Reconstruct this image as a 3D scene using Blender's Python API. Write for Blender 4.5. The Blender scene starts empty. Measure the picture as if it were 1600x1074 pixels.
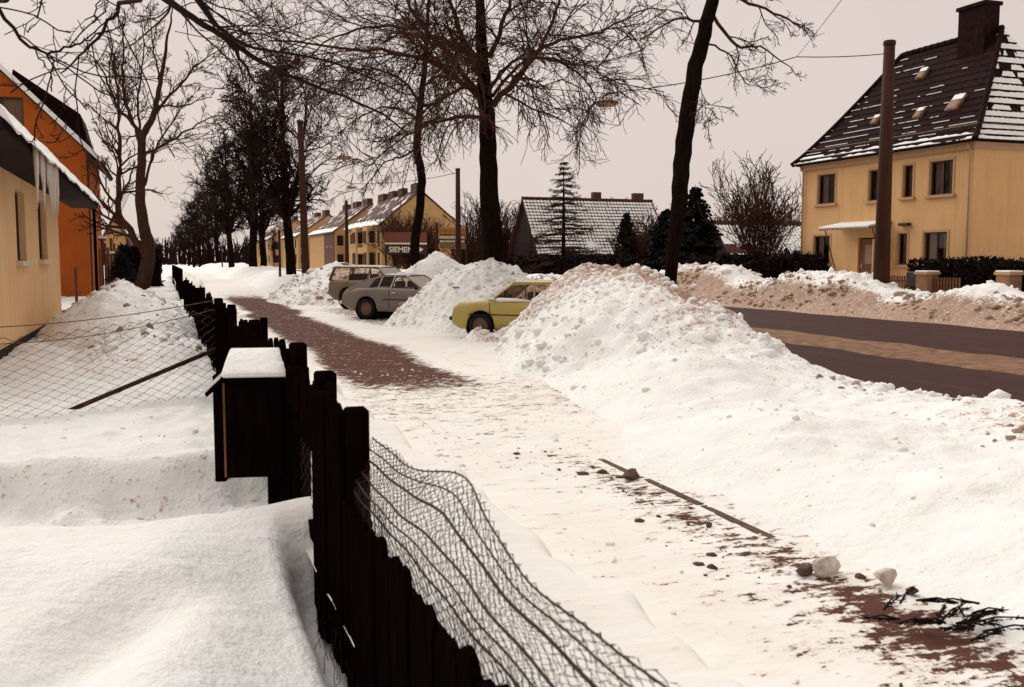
import bpy, bmesh, math, random
import numpy as np
from mathutils import Vector, Matrix

# ------------------------------------------------------------------ camera, sky, sun, exposure
S = bpy.context.scene
COL = S.collection
FPX = 1500.0                                   # focal length in pixels of the 1600 px wide photograph
CAMH = 1.9
PITCH = math.atan(132 / FPX)
YAW = math.radians(20.06)
cd = bpy.data.cameras.new('camera')
cd.sensor_width = 36.0
cd.lens = 36.0 * FPX / 1600
cd.clip_start = 0.05
cd.clip_end = 6000
cd.dof.use_dof = True
cd.dof.focus_distance = 24
cd.dof.aperture_fstop = 5.6
cam = bpy.data.objects.new('camera', cd)
cam.location = (0, 0, CAMH)
cam.rotation_euler = (math.pi / 2 - PITCH, 0, -YAW)
COL.objects.link(cam)
S.camera = cam

SUN_AZ = math.radians(-16)                     # from +Y towards +X; the veiled sun glows through the overcast ahead
SUN_EL = math.radians(42)
w = bpy.data.worlds.new('World')
S.world = w
w.use_nodes = True
nt = w.node_tree
nt.nodes.clear()
out = nt.nodes.new('ShaderNodeOutputWorld')
bg = nt.nodes.new('ShaderNodeBackground')
sky = nt.nodes.new('ShaderNodeTexSky')
sky.sky_type = 'NISHITA'
sky.sun_disc = False
sky.sun_elevation = SUN_EL
sky.sun_rotation = SUN_AZ
sky.air_density = 1.0
sky.dust_density = 4.0
mx = nt.nodes.new('ShaderNodeMix')
mx.data_type = 'RGBA'
mx.inputs[0].default_value = 0.96              # a thick even overcast veil over the clear sky
mx.inputs[7].default_value = (3.66, 3.04, 2.68, 1)
wn_ = nt.nodes.new('ShaderNodeTexNoise'); wn_.inputs['Scale'].default_value = 2.2; wn_.inputs['Detail'].default_value = 5
wc_ = nt.nodes.new('ShaderNodeTexCoord'); nt.links.new(wc_.outputs['Generated'], wn_.inputs['Vector'])
wr_ = nt.nodes.new('ShaderNodeValToRGB'); wr_.color_ramp.elements[0].position = 0.3; wr_.color_ramp.elements[1].position = 0.72
wr_.color_ramp.elements[0].color = (3.80, 3.24, 2.97, 1); wr_.color_ramp.elements[1].color = (4.22, 3.67, 3.40, 1)   # even overcast, slightly mottled
nt.links.new(wn_.outputs[0], wr_.inputs[0]); nt.links.new(wr_.outputs[0], mx.inputs[7])
nt.links.new(sky.outputs[0], mx.inputs[6])
nt.links.new(mx.outputs[2], bg.inputs[0])
bg.inputs[1].default_value = 0.1
nt.links.new(bg.outputs[0], out.inputs[0])

ld = bpy.data.lights.new('sun', 'SUN')
ld.energy = 1.5
ld.angle = math.radians(75)
ld.color = (1.0, 0.985, 0.94)
sun = bpy.data.objects.new('sun', ld)
sd = Vector((math.sin(SUN_AZ) * math.cos(SUN_EL), math.cos(SUN_AZ) * math.cos(SUN_EL), math.sin(SUN_EL)))
sun.rotation_euler = sd.to_track_quat('Z', 'Y').to_euler()
sun.location = sd * 50
COL.objects.link(sun)
S.view_settings.view_transform = 'Standard'
S.view_settings.look = 'None'
S.view_settings.exposure = 0.89
S.view_settings.gamma = 1.0
S.cycles.max_bounces = 6
S.cycles.transparent_max_bounces = 8

# ------------------------------------------------------------------ helpers
cY, sY, cP, sP = math.cos(YAW), math.sin(YAW), math.cos(PITCH), math.sin(PITCH)
R_ = np.array([cY, -sY, 0]); F_ = np.array([sY * cP, cY * cP, -sP]); U_ = np.array([sY * sP, cY * sP, cP])
C_ = np.array([0, 0, CAMH])
def ray(u, v): return F_ + R_ * (u - 800) / FPX + U_ * (537 - v) / FPX
def atY(u, v, Y): d = ray(u, v); return C_ + d * (Y / d[1])
def atX(u, v, X): d = ray(u, v); return C_ + d * (X / d[0])
def atZ(u, v, Z): d = ray(u, v); return C_ + d * ((Z - CAMH) / d[2])
def atD(u, v, D): return C_ + ray(u, v) * D

def vnoise(x, y, seed=0):
    x = np.asarray(x, float); y = np.asarray(y, float)
    ix = np.floor(x).astype(np.int64); iy = np.floor(y).astype(np.int64)
    fx = x - ix; fy = y - iy
    fx = fx * fx * fx * (fx * (fx * 6 - 15) + 10); fy = fy * fy * fy * (fy * (fy * 6 - 15) + 10)
    def h(a, b):
        n = (a * 374761393 + b * 668265263 + seed * 974634777) & 0xffffffff
        n = ((n ^ (n >> 13)) * 1274126177) & 0xffffffff
        n = n ^ (n >> 16)
        return n / 4294967295.0
    a = h(ix, iy); b = h(ix + 1, iy); c = h(ix, iy + 1); d = h(ix + 1, iy + 1)
    return (a * (1 - fx) + b * fx) * (1 - fy) + (c * (1 - fx) + d * fx) * fy
def fbm(x, y, octv=4, seed=0, gain=0.5):
    t = 0; a = 1; s = 0
    for i in range(octv):
        t = t + a * (vnoise(x * 2 ** i + 17.3 * i, y * 2 ** i - 9.1 * i, seed + i) - 0.5); s += a; a *= gain
    return t / s * 2                              # about -1..1
def worley(x, y, seed=0):
    x = np.asarray(x, float); y = np.asarray(y, float)
    ix = np.floor(x).astype(np.int64); iy = np.floor(y).astype(np.int64)
    best = np.full(x.shape, 9.0)
    for dx in (-1, 0, 1):
        for dy in (-1, 0, 1):
            a = ix + dx; b = iy + dy
            def h(k):
                n = (a * 374761393 + b * 668265263 + (seed + k) * 974634777) & 0xffffffff
                n = ((n ^ (n >> 13)) * 1274126177) & 0xffffffff
                return ((n ^ (n >> 16)) & 0xffff) / 65535.0
            d = np.hypot(a + h(0) - x, b + h(1) - y)
            best = np.minimum(best, d)
    return best
def sstep(a, b, x):
    t = np.clip((x - a) / (b - a), 0, 1); return t * t * (3 - 2 * t)
def bump2(x, y, cx, cy, rx, ry, rot=0.0, p=1.0):
    c, s = math.cos(rot), math.sin(rot)
    dx = (x - cx) * c + (y - cy) * s; dy = -(x - cx) * s + (y - cy) * c
    r = np.sqrt((dx / rx) ** 2 + (dy / ry) ** 2)
    return np.clip(1 - r, 0, 1) ** p

def tag(o, label=None, cat=None, group=None, kind=None):
    if label: o['label'] = label
    if cat: o['category'] = cat
    if group: o['group'] = group
    if kind: o['kind'] = kind
    return o
def thing(name, label, cat, loc=(0, 0, 0), rz=0.0, group=None):
    o = bpy.data.objects.new(name, None)
    o.empty_display_size = 0.2
    o.location = loc; o.rotation_euler = (0, 0, rz)
    COL.objects.link(o)
    return tag(o, label, cat, group)
def np_mesh(name, V, F, smooth=False):
    """V (n,3); F list of index arrays (m,k)"""
    me = bpy.data.meshes.new(name)
    V = np.asarray(V, np.float32)
    me.vertices.add(len(V)); me.vertices.foreach_set('co', V.ravel())
    F = [np.asarray(f, np.int32) for f in F if len(f)]
    tot = np.concatenate([np.full(len(f), f.shape[1], np.int32) for f in F])
    li = np.concatenate([f.ravel() for f in F])
    me.loops.add(len(li)); me.loops.foreach_set('vertex_index', li)
    me.polygons.add(len(tot))
    st = np.concatenate([[0], np.cumsum(tot)[:-1]]).astype(np.int32)
    me.polygons.foreach_set('loop_start', st)
    me.polygons.foreach_set('loop_total', tot)
    if smooth: me.polygons.foreach_set('use_smooth', np.ones(len(tot), bool))
    me.update(calc_edges=True)
    return me
def link(name, me, mat, parent=None):
    o = bpy.data.objects.new(name, me)
    if mat is not None and len(me.materials) == 0: me.materials.append(mat)
    COL.objects.link(o)
    if parent is not None: o.parent = parent
    return o
def V3(p): return Vector((float(p[0]), float(p[1]), float(p[2])))

class MB:
    """collects shapes; build() links them as one mesh object"""
    def __init__(s, origin=(0, 0, 0)):
        s.v = []; s.f = []; s.o = V3(origin)
    def poly(s, pts):
        i = len(s.v); s.v += [V3(p) for p in pts]; s.f.append(list(range(i, i + len(pts))))
    def box(s, c, size, rz=0.0, ax=None):
        c = V3(c); hx, hy, hz = [q / 2 for q in size]
        if ax is None:
            X = Vector((math.cos(rz), math.sin(rz), 0)); Y = Vector((-math.sin(rz), math.cos(rz), 0)); Z = Vector((0, 0, 1))
        else: X, Y, Z = [V3(a) for a in ax]
        i = len(s.v)
        for a, b, d in ((-1, -1, -1), (1, -1, -1), (1, 1, -1), (-1, 1, -1), (-1, -1, 1), (1, -1, 1), (1, 1, 1), (-1, 1, 1)):
            s.v.append(c + X * hx * a + Y * hy * b + Z * hz * d)
        for q in ((0, 3, 2, 1), (4, 5, 6, 7), (0, 1, 5, 4), (1, 2, 6, 5), (2, 3, 7, 6), (3, 0, 4, 7)):
            s.f.append([i + k for k in q])
        return s
    def bar(s, a, b, wd, th, up=(0, 0, 1)):
        """box beam from a to b"""
        a = V3(a); b = V3(b); X = (b - a); L = X.length; X.normalize()
        Y = V3(up).cross(X)
        if Y.length < 1e-4: Y = Vector((1, 0, 0)).cross(X)
        Y.normalize(); Z = X.cross(Y)
        return s.box((a + b) / 2, (L, wd, th), ax=(X, Y, Z))
    def prism(s, pts, d):
        """extrude polygon pts by vector d"""
        d = V3(d); P = [V3(p) for p in pts]; n = len(P); i = len(s.v)
        s.v += P + [p + d for p in P]
        s.f.append([i + k for k in range(n)][::-1]); s.f.append([i + n + k for k in range(n)])
        for k in range(n): s.f.append([i + k, i + (k + 1) % n, i + n + (k + 1) % n, i + n + k])
        return s
    def tube(s, pts, rad, sides=8, cap=True):
        P = [V3(p) for p in pts]; n = len(P)
        if not hasattr(rad, '__len__'): rad = [rad] * n
        i0 = len(s.v); ref = None
        for k in range(n):
            t = (P[min(k + 1, n - 1)] - P[max(k - 1, 0)]).normalized()
            if ref is None: ref = Vector((0, 0, 1)) if abs(t.z) < 0.9 else Vector((1, 0, 0))
            a = t.cross(ref).normalized(); b = a.cross(t); ref = b
            for j in range(sides):
                q = 2 * math.pi * j / sides
                s.v.append(P[k] + (a * math.cos(q) + b * math.sin(q)) * rad[k])
        for k in range(n - 1):
            for j in range(sides):
                j2 = (j + 1) % sides
                s.f.append([i0 + k * sides + j, i0 + k * sides + j2, i0 + (k + 1) * sides + j2, i0 + (k + 1) * sides + j])
        if cap:
            s.f.append([i0 + j for j in range(sides)][::-1]); s.f.append([i0 + (n - 1) * sides + j for j in range(sides)])
        return s
    def lathe(s, prof, c=(0, 0, 0), axis='z', sides=20):
        c = V3(c); i0 = len(s.v); n = len(prof)
        for r, h in prof:
            for j in range(sides):
                q = 2 * math.pi * j / sides
                a, b = r * math.cos(q), r * math.sin(q)
                s.v.append(c + (Vector((a, b, h)) if axis == 'z' else Vector((a, h, b))))
        for k in range(n - 1):
            for j in range(sides):
                j2 = (j + 1) % sides
                s.f.append([i0 + k * sides + j, i0 + k * sides + j2, i0 + (k + 1) * sides + j2, i0 + (k + 1) * sides + j])
        return s
    def build(s, name, mat, parent=None, smooth=False, bevel=0.0):
        me = bpy.data.meshes.new(name)
        me.from_pydata([v - s.o for v in s.v], [], s.f)
        if bevel or True:
            bm = bmesh.new(); bm.from_mesh(me)
            if bevel:
                bmesh.ops.bevel(bm, geom=list(bm.edges), offset=bevel, segments=1, affect='EDGES', clamp_overlap=True)
            bmesh.ops.recalc_face_normals(bm, faces=bm.faces)
            bm.to_mesh(me); bm.free()
        if smooth:
            for p in me.polygons: p.use_smooth = True
        o = link(name, me, mat, parent)
        if parent is None: o.location = s.o
        return o

# ------------------------------------------------------------------ materials (all procedural)
def new_mat(name):
    m = bpy.data.materials.new(name); m.use_nodes = True
    n = m.node_tree; b = n.nodes['Principled BSDF']
    return m, n, b
def N(n, t, **k):
    q = n.nodes.new(t)
    for a, v in k.items(): setattr(q, a, v)
    return q
def noise(n, co, scale, detail=4, rough=0.55, dist=0.0):
    q = N(n, 'ShaderNodeTexNoise'); q.inputs['Scale'].default_value = scale; q.inputs['Detail'].default_value = detail
    q.inputs['Roughness'].default_value = rough; q.inputs['Distortion'].default_value = dist
    n.links.new(co, q.inputs['Vector']); return q.outputs[0]
def ramp(n, fac, stops):
    q = N(n, 'ShaderNodeValToRGB'); e = q.color_ramp.elements
    while len(e) < len(stops): e.new(0.5)
    for i, (p, c) in enumerate(stops):
        e[i].position = p; e[i].color = (c[0], c[1], c[2], 1) if hasattr(c, '__len__') else (c, c, c, 1)
    n.links.new(fac, q.inputs[0]); return q.outputs[0]
def mixc(n, fac, a, b, mode='MIX'):
    q = N(n, 'ShaderNodeMix', data_type='RGBA', blend_type=mode)
    for i, s in ((0, fac), (6, a), (7, b)):
        if hasattr(s, 'links') or isinstance(s, bpy.types.NodeSocket): n.links.new(s, q.inputs[i])
        elif i == 0: q.inputs[0].default_value = s
        else: q.inputs[i].default_value = (s[0], s[1], s[2], 1)
    return q.outputs[2]
def mth(n, op, a, b=0.0, clamp=False):
    q = N(n, 'ShaderNodeMath', operation=op); q.use_clamp = clamp
    for i, s in ((0, a), (1, b)):
        if isinstance(s, bpy.types.NodeSocket): n.links.new(s, q.inputs[i])
        else: q.inputs[i].default_value = s
    return q.outputs[0]
def bump(n, b, h, strength, dist):
    q = N(n, 'ShaderNodeBump'); q.inputs['Strength'].default_value = strength; q.inputs['Distance'].default_value = dist
    n.links.new(h, q.inputs['Height'])
    n.links.new(q.outputs[0], b.inputs['Normal'])
def coords(n, kind='Object'):
    return N(n, 'ShaderNodeTexCoord').outputs[kind]
def simple(name, c1, c2, scale=6.0, rough=0.8, bscale=None, bstr=0.3, bdist=0.01, metallic=0.0, spec=0.3, stretch=None):
    m, n, b = new_mat(name)
    co = coords(n)
    if stretch:
        mp = N(n, 'ShaderNodeMapping'); mp.inputs['Scale'].default_value = stretch; n.links.new(co, mp.inputs['Vector']); co = mp.outputs[0]
    f = noise(n, co, scale, 5)
    n.links.new(ramp(n, f, [(0.3, c1), (0.7, c2)]), b.inputs['Base Color'])
    b.inputs['Roughness'].default_value = rough; b.inputs['Metallic'].default_value = metallic
    b.inputs['Specular IOR Level'].default_value = spec
    if bscale: bump(n, b, noise(n, co, bscale, 4), bstr, bdist)
    return m

def plaster(name, c1, c2, stain, bscale=70):
    m, n, b = new_mat(name); co = coords(n)
    f = noise(n, co, 0.9, 6, 0.6); g = noise(n, co, 14, 4)
    mp = N(n, 'ShaderNodeMapping'); mp.inputs['Scale'].default_value = (3.0, 3.0, 0.22); n.links.new(co, mp.inputs['Vector'])
    st = noise(n, mp.outputs[0], 1.6, 5, 0.65)
    c = ramp(n, mth(n, 'ADD', mth(n, 'MULTIPLY', f, .75), mth(n, 'MULTIPLY', g, .25)), [(0.35, c1), (0.65, c2)])
    c = mixc(n, mth(n, 'MULTIPLY', ramp(n, st, [(0.50, 0.0), (0.75, 1.0)]), 0.35), c, stain)
    n.links.new(c, b.inputs['Base Color']); b.inputs['Roughness'].default_value = 0.9; b.inputs['Specular IOR Level'].default_value = 0.12
    bump(n, b, noise(n, co, bscale, 4), 0.3, 0.006); return m
def snow_mat(name, white=(0.84, 0.845, 0.825), dirtc=(0.43, 0.245, 0.125), dirt2=(0.17, 0.08, 0.045), speck=0.5):
    """packed snow; the mesh attribute dirt says where road grit lies on it"""
    m, n, b = new_mat(name)
    co = coords(n)
    at = N(n, 'ShaderNodeAttribute', attribute_name='dirt').outputs['Fac']
    n1 = noise(n, co, 1.6, 6, 0.6); n2 = noise(n, co, 9.0, 5, 0.65); n3 = noise(n, co, 34.0, 3, 0.6)
    base = mixc(n, ramp(n, n1, [(0.35, 0.0), (0.7, 1.0)]), white, (white[0] * 0.94, white[1] * 0.925, white[2] * 0.91))
    # broad grit
    k = mth(n, 'ADD', at, mth(n, 'MULTIPLY', mth(n, 'SUBTRACT', n2, 0.5), 2.3))
    k = mth(n, 'ADD', k, mth(n, 'MULTIPLY', mth(n, 'SUBTRACT', n3, 0.5), 1.5))
    f = ramp(n, k, [(0.46, 0.0), (0.78, 1.0)])
    dcol = mixc(n, ramp(n, n3, [(0.40, 0.0), (0.62, 1.0)]), dirt2, dirtc)
    c = mixc(n, mth(n, 'MULTIPLY', f, 0.9), base, dcol)
    # sparse specks
    vo = N(n, 'ShaderNodeTexVoronoi'); vo.inputs['Scale'].default_value = 7.0; n.links.new(co, vo.inputs['Vector'])
    sp = mth(n, 'LESS_THAN', vo.outputs['Distance'], mth(n, 'MULTIPLY', mth(n, 'SUBTRACT', n2, 0.47), 0.9 * speck))
    c = mixc(n, mth(n, 'MULTIPLY', sp, 0.55), c, dirtc)
    n.links.new(c, b.inputs['Base Color'])
    b.inputs['Roughness'].default_value = 0.75
    b.inputs['Specular IOR Level'].default_value = 0.25
    h = mth(n, 'ADD', mth(n, 'MULTIPLY', n2, 0.7), mth(n, 'MULTIPLY', n3, 0.16))
    bump(n, b, h, 0.7, 0.06)
    return m
M = {}
M['snow'] = snow_mat('snow')
M['clean_snow'] = snow_mat('clean_snow', speck=0.12)
M['grit'] = simple('gritty_snow_lump', (0.20, 0.125, 0.08), (0.50, 0.37, 0.26), 12, 0.85, 40, 0.4, 0.01)
M['chunk_snow'] = simple('grimy_ice', (0.30, 0.22, 0.16), (0.80, 0.74, 0.68), 9, 0.7, 30, 0.3, 0.01)
M['far_snow'] = snow_mat('far_snow', speck=0.3)

def pavement_mat():
    """trodden snow with the wet asphalt showing where the attribute bare is high"""
    m, n, b = new_mat('trodden_pavement')
    co = coords(n)
    at = N(n, 'ShaderNodeAttribute', attribute_name='bare').outputs['Fac']
    di = N(n, 'ShaderNodeAttribute', attribute_name='dirt').outputs['Fac']
    mp = N(n, 'ShaderNodeMapping'); mp.inputs['Rotation'].default_value = (0, 0, math.radians(20)); mp.inputs['Scale'].default_value = (0.8, 1.8, 1)
    n.links.new(co, mp.inputs['Vector'])
    n1 = noise(n, mp.outputs[0], 2.2, 6, 0.62); n2 = noise(n, mp.outputs[0], 8.0, 5, 0.6); n3 = noise(n, co, 40, 3, 0.6)
    k = mth(n, 'ADD', at, mth(n, 'MULTIPLY', mth(n, 'SUBTRACT', n1, 0.5), 0.9))
    k = mth(n, 'ADD', k, mth(n, 'MULTIPLY', mth(n, 'SUBTRACT', n2, 0.5), 1.9))
    k = mth(n, 'ADD', k, mth(n, 'MULTIPLY', mth(n, 'SUBTRACT', n3, 0.5), 0.8))
    f = ramp(n, k, [(0.54, 0.0), (0.66, 1.0)])
    brown = ramp(n, k, [(0.36, 0.0), (0.60, 1.0)])
    base = mixc(n, ramp(n, n1, [(0.3, 0.0), (0.75, 1.0)]), (0.84, 0.838, 0.81), (0.80, 0.775, 0.72))
    base = mixc(n, mth(n, 'MULTIPLY', brown, 0.45), base, (0.42, 0.26, 0.15))
    base = mixc(n, mth(n, 'MULTIPLY', di, 0.8), base, (0.42, 0.27, 0.15))
    asp = mixc(n, n3, (0.068, 0.029, 0.022), (0.128, 0.058, 0.044))
    n.links.new(mixc(n, f, base, asp), b.inputs['Base Color'])
    b.inputs['Roughness'].default_value = 0.85
    b.inputs['Specular IOR Level'].default_value = 0.04
    h = mth(n, 'ADD', mth(n, 'MULTIPLY', f, -0.7), mth(n, 'MULTIPLY', n2, 0.5))
    bump(n, b, h, 0.6, 0.04)
    return m
M['pavement'] = pavement_mat()

def road_mat():
    m, n, b = new_mat('wet_asphalt')
    co = coords(n)
    mp = N(n, 'ShaderNodeMapping'); mp.inputs['Scale'].default_value = (1.0, 0.06, 1); n.links.new(co, mp.inputs['Vector'])
    n1 = noise(n, mp.outputs[0], 1.6, 5, 0.6); n2 = noise(n, co, 25, 3)
    c = mixc(n, n1, (0.022, 0.009, 0.0075), (0.058, 0.026, 0.021))
    c = mixc(n, mth(n, 'MULTIPLY', n2, 0.2), c, (0.11, 0.05, 0.04))
    n3 = noise(n, mp.outputs[0], 5.0, 6, 0.7); n4 = noise(n, co, 3.0, 5, 0.65)
    sl = ramp(n, mth(n, 'ADD', mth(n, 'MULTIPLY', n3, .6), mth(n, 'MULTIPLY', n4, .4)), [(0.54, 0.0), (0.66, 1.0)])
    c = mixc(n, mth(n, 'MULTIPLY', sl, 0.45), c, (0.17, 0.085, 0.05))
    n.links.new(c, b.inputs['Base Color'])
    b.inputs['Roughness'].default_value = 0.75
    b.inputs['Specular IOR Level'].default_value = 0.08
    bump(n, b, n2, 0.25, 0.01)
    return m
M['road'] = road_mat()
M['slush'] = simple('brown_slush', (0.10, 0.045, 0.022), (0.29, 0.15, 0.072), 4, 0.8, 22, 0.7, 0.03)
M['black_wood'] = simple('tarred_wood', (0.0022, 0.0011, 0.0011), (0.0065, 0.0032, 0.0028), 5, 0.95, 60, 0.4, 0.004, spec=0.0, stretch=(6, 6, 0.8))
M['brown_wood'] = simple('brown_boards', (0.10, 0.038, 0.018), (0.19, 0.075, 0.035), 4, 0.8, 40, 0.3, 0.005, stretch=(5, 5, 0.6))
M['bark'] = simple('bark', (0.005, 0.0028, 0.0024), (0.015, 0.008, 0.006), 6, 0.95, 26, 0.7, 0.03, spec=0.02, stretch=(2, 2, 0.5))
M['bark2'] = simple('bark_of_brown_tree', (0.028, 0.013, 0.008), (0.06, 0.03, 0.018), 6, 0.95, 26, 0.5, 0.02, spec=0.1, stretch=(2, 2, 0.5))
M['twig'] = simple('twig_bark', (0.036, 0.015, 0.0085), (0.075, 0.031, 0.016), 3, 0.95, spec=0.1)
M['twig_dark'] = simple('dark_twig_bark', (0.012, 0.0055, 0.004), (0.028, 0.012, 0.008), 3, 0.95, spec=0.1)
M['needle'] = simple('dark_needles', (0.006, 0.006, 0.006), (0.016, 0.015, 0.012), 3, 0.9, spec=0.1)
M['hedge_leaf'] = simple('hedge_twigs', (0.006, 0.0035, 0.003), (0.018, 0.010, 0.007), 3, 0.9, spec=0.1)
M['pole'] = simple('creosoted_pole', (0.035, 0.014, 0.009), (0.065, 0.027, 0.017), 3, 0.85, 30, 0.3, 0.004, spec=0.15, stretch=(4, 4, 0.3))
M['wire'] = simple('rusty_wire', (0.06, 0.026, 0.014), (0.11, 0.05, 0.026), 30, 0.7, metallic=0.3)
M['dark_wire'] = simple('dark_wire', (0.022, 0.010, 0.007), (0.05, 0.022, 0.013), 30, 0.8, metallic=0.2)
M['lamp'] = simple('lamp_housing', (0.20, 0.11, 0.07), (0.28, 0.16, 0.10), 6, 0.5)
M['lamp_glass'] = simple('lamp_glass', (0.55, 0.42, 0.32), (0.62, 0.48, 0.38), 6, 0.3)
M['yellow_plaster'] = plaster('yellow_plaster', (0.58, 0.345, 0.155), (0.65, 0.39, 0.185), (0.34, 0.165, 0.07))
M['cream_plaster'] = plaster('cream_plaster', (0.78, 0.49, 0.25), (0.84, 0.55, 0.30), (0.46, 0.26, 0.12))
M['orange_plaster'] = plaster('orange_plaster', (0.35, 0.078, 0.013), (0.42, 0.105, 0.018), (0.24, 0.06, 0.015))
M['ochre_plaster'] = plaster('ochre_plaster', (0.48, 0.285, 0.12), (0.57, 0.35, 0.16), (0.33, 0.18, 0.08))
M['red_render'] = simple('red_brown_render', (0.085, 0.032, 0.02), (0.13, 0.05, 0.03), 1.5, 0.9, 40, 0.3, 0.006)
M['trim'] = simple('sandstone_trim', (0.40, 0.245, 0.13), (0.48, 0.30, 0.165), 5, 0.85, 50, 0.2, 0.003)
M['pale_trim'] = simple('pale_paint', (0.62, 0.50, 0.38), (0.70, 0.58, 0.45), 5, 0.6)
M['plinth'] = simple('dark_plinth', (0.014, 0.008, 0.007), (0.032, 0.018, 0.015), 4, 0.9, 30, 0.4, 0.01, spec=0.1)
M['tile'] = simple('dark_roof_tile', (0.007, 0.003, 0.003), (0.028, 0.010, 0.008), 5, 0.9, 20, 0.4, 0.02, spec=0.06)
M['tile_red'] = simple('red_brown_roof_tile', (0.05, 0.020, 0.014), (0.10, 0.040, 0.026), 4, 0.85, 20, 0.4, 0.02, spec=0.2)
M['frame'] = simple('dark_window_frame', (0.060, 0.026, 0.016), (0.10, 0.045, 0.028), 6, 0.6)
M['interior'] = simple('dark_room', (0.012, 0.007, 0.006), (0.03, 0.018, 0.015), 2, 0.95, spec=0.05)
M['curtain'] = simple('net_curtain', (0.20, 0.12, 0.085), (0.36, 0.235, 0.175), 9, 0.9, stretch=(6, 6, 0.3))
M['sheet_metal'] = simple('sheet_metal', (0.20, 0.11, 0.07), (0.30, 0.18, 0.12), 4, 0.5, metallic=0.2)
M['sign_dark'] = simple('sign_dark', (0.022, 0.012, 0.012), (0.032, 0.018, 0.017), 3, 0.6)
M['sign_red'] = simple('sign_red_brown', (0.13, 0.040, 0.022), (0.17, 0.055, 0.03), 3, 0.7)
M['sign_orange'] = simple('sign_orange', (0.36, 0.11, 0.018), (0.46, 0.15, 0.03), 3, 0.7)
M['sign_ochre'] = simple('sign_ochre', (0.34, 0.20, 0.065), (0.42, 0.26, 0.09), 3, 0.7)
M['letter'] = simple('cream_lettering', (0.72, 0.60, 0.46), (0.78, 0.66, 0.52), 3, 0.7)
M['brick_pillar'] = simple('tan_masonry', (0.22, 0.115, 0.06), (0.32, 0.175, 0.095), 9, 0.9, 40, 0.4, 0.01)
M['rubber'] = simple('rubber', (0.010, 0.007, 0.007), (0.020, 0.014, 0.013), 8, 0.85, spec=0.15)
M['hub'] = simple('dull_wheel', (0.10, 0.055, 0.04), (0.16, 0.095, 0.07), 5, 0.5, metallic=0.4)
M['chrome'] = simple('dull_chrome', (0.45, 0.40, 0.36), (0.55, 0.5, 0.46), 5, 0.3, metallic=0.8)
M['seat'] = simple('car_seat', (0.035, 0.018, 0.016), (0.06, 0.032, 0.028), 6, 0.9)
M['stone'] = simple('kerb_stone', (0.06, 0.032, 0.022), (0.13, 0.075, 0.052), 9, 0.9, 40, 0.5, 0.01)
def paint(name, c, dust):
    m, n, b = new_mat(name)
    co = coords(n)
    f = noise(n, co, 3.2, 6, 0.65); g = noise(n, co, 45, 3)
    k = mth(n, 'MULTIPLY', ramp(n, mth(n, 'ADD', f, mth(n, 'MULTIPLY', g, 0.3)), [(0.5, 0.0), (0.85, 1.0)]), 0.5)
    n.links.new(mixc(n, k, c, dust), b.inputs['Base Color'])
    b.inputs['Roughness'].default_value = 0.42
    b.inputs['Specular IOR Level'].default_value = 0.35
    bump(n, b, g, 0.06, 0.003)
    return m
M['yellow_paint'] = paint('mustard_car_paint', (0.41, 0.32, 0.075), (0.44, 0.33, 0.14))
M['grey_paint'] = paint('grey_car_paint', (0.18, 0.145, 0.115), (0.24, 0.19, 0.15))
M['olive_paint'] = paint('olive_car_paint', (0.15, 0.105, 0.055), (0.21, 0.15, 0.09))
M['white_paint'] = paint('white_car_paint', (0.7, 0.64, 0.58), (0.5, 0.4, 0.3))
def glass_mat(name, tint=(0.85, 0.78, 0.72), mixf=0.22):
    m, n, b = new_mat(name)
    n.nodes.remove(b)
    o = n.nodes['Material Output']
    t = N(n, 'ShaderNodeBsdfTransparent'); t.inputs[0].default_value = (*tint, 1)
    g = N(n, 'ShaderNodeBsdfGlossy'); g.inputs['Roughness'].default_value = 0.03; g.inputs[0].default_value = (0.42, 0.38, 0.35, 1)
    fr = N(n, 'ShaderNodeFresnel'); fr.inputs[0].default_value = 1.3
    f = mth(n, 'ADD', fr.outputs[0], mixf * 0.15)
    x = N(n, 'ShaderNodeMixShader'); n.links.new(f, x.inputs[0]); n.links.new(t.outputs[0], x.inputs[1]); n.links.new(g.outputs[0], x.inputs[2])
    n.links.new(x.outputs[0], o.inputs[0])
    return m
M['glass'] = glass_mat('window_glass')
M['car_glass'] = glass_mat('car_glass', (0.80, 0.70, 0.64))
def ice_mat():
    m, n, b = new_mat('ice')
    b.inputs['Base Color'].default_value = (0.75, 0.66, 0.58, 1); b.inputs['Roughness'].default_value = 0.25
    b.inputs['Transmission Weight'].default_value = 0.3
    return m
M['ice'] = ice_mat()

# ------------------------------------------------------------------ terrain
def hfield(name, xs, ys, zfun, mat, attrs=None, trim=None, smooth=True):
    X, Y = np.meshgrid(xs, ys)
    Z = zfun(X, Y)
    V = np.stack([X, Y, Z], -1).reshape(-1, 3)
    ny, nx = X.shape
    i = np.arange(ny * nx).reshape(ny, nx)
    Fq = np.stack([i[:-1, :-1], i[:-1, 1:], i[1:, 1:], i[1:, :-1]], -1).reshape(-1, 4)
    if trim is not None:
        keep = (V[:, 2] > trim)[Fq].any(1)
        Fq = Fq[keep]
        used = np.unique(Fq); mp = np.zeros(len(V), np.int64); mp[used] = np.arange(len(used))
        V = V[used]; Fq = mp[Fq]
    me = np_mesh(name, V, [Fq], smooth)
    for k, fn in (attrs or {}).items():
        a = me.attributes.new(k, 'FLOAT', 'POINT')
        a.data.foreach_set('value', np.clip(fn(V[:, 0], V[:, 1], V[:, 2]), 0, 1).astype(np.float32))
    me.materials.append(mat)
    o = bpy.data.objects.new(name, me); COL.objects.link(o)
    return o
def lin(a, b, st): return np.linspace(a, b, max(2, int(round((b - a) / st)) + 1))
def geo(a, b, st0, k):
    ys = [a]
    while ys[-1] < b: ys.append(ys[-1] + max(st0, k * abs(ys[-1])))
    return np.array(ys)
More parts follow.
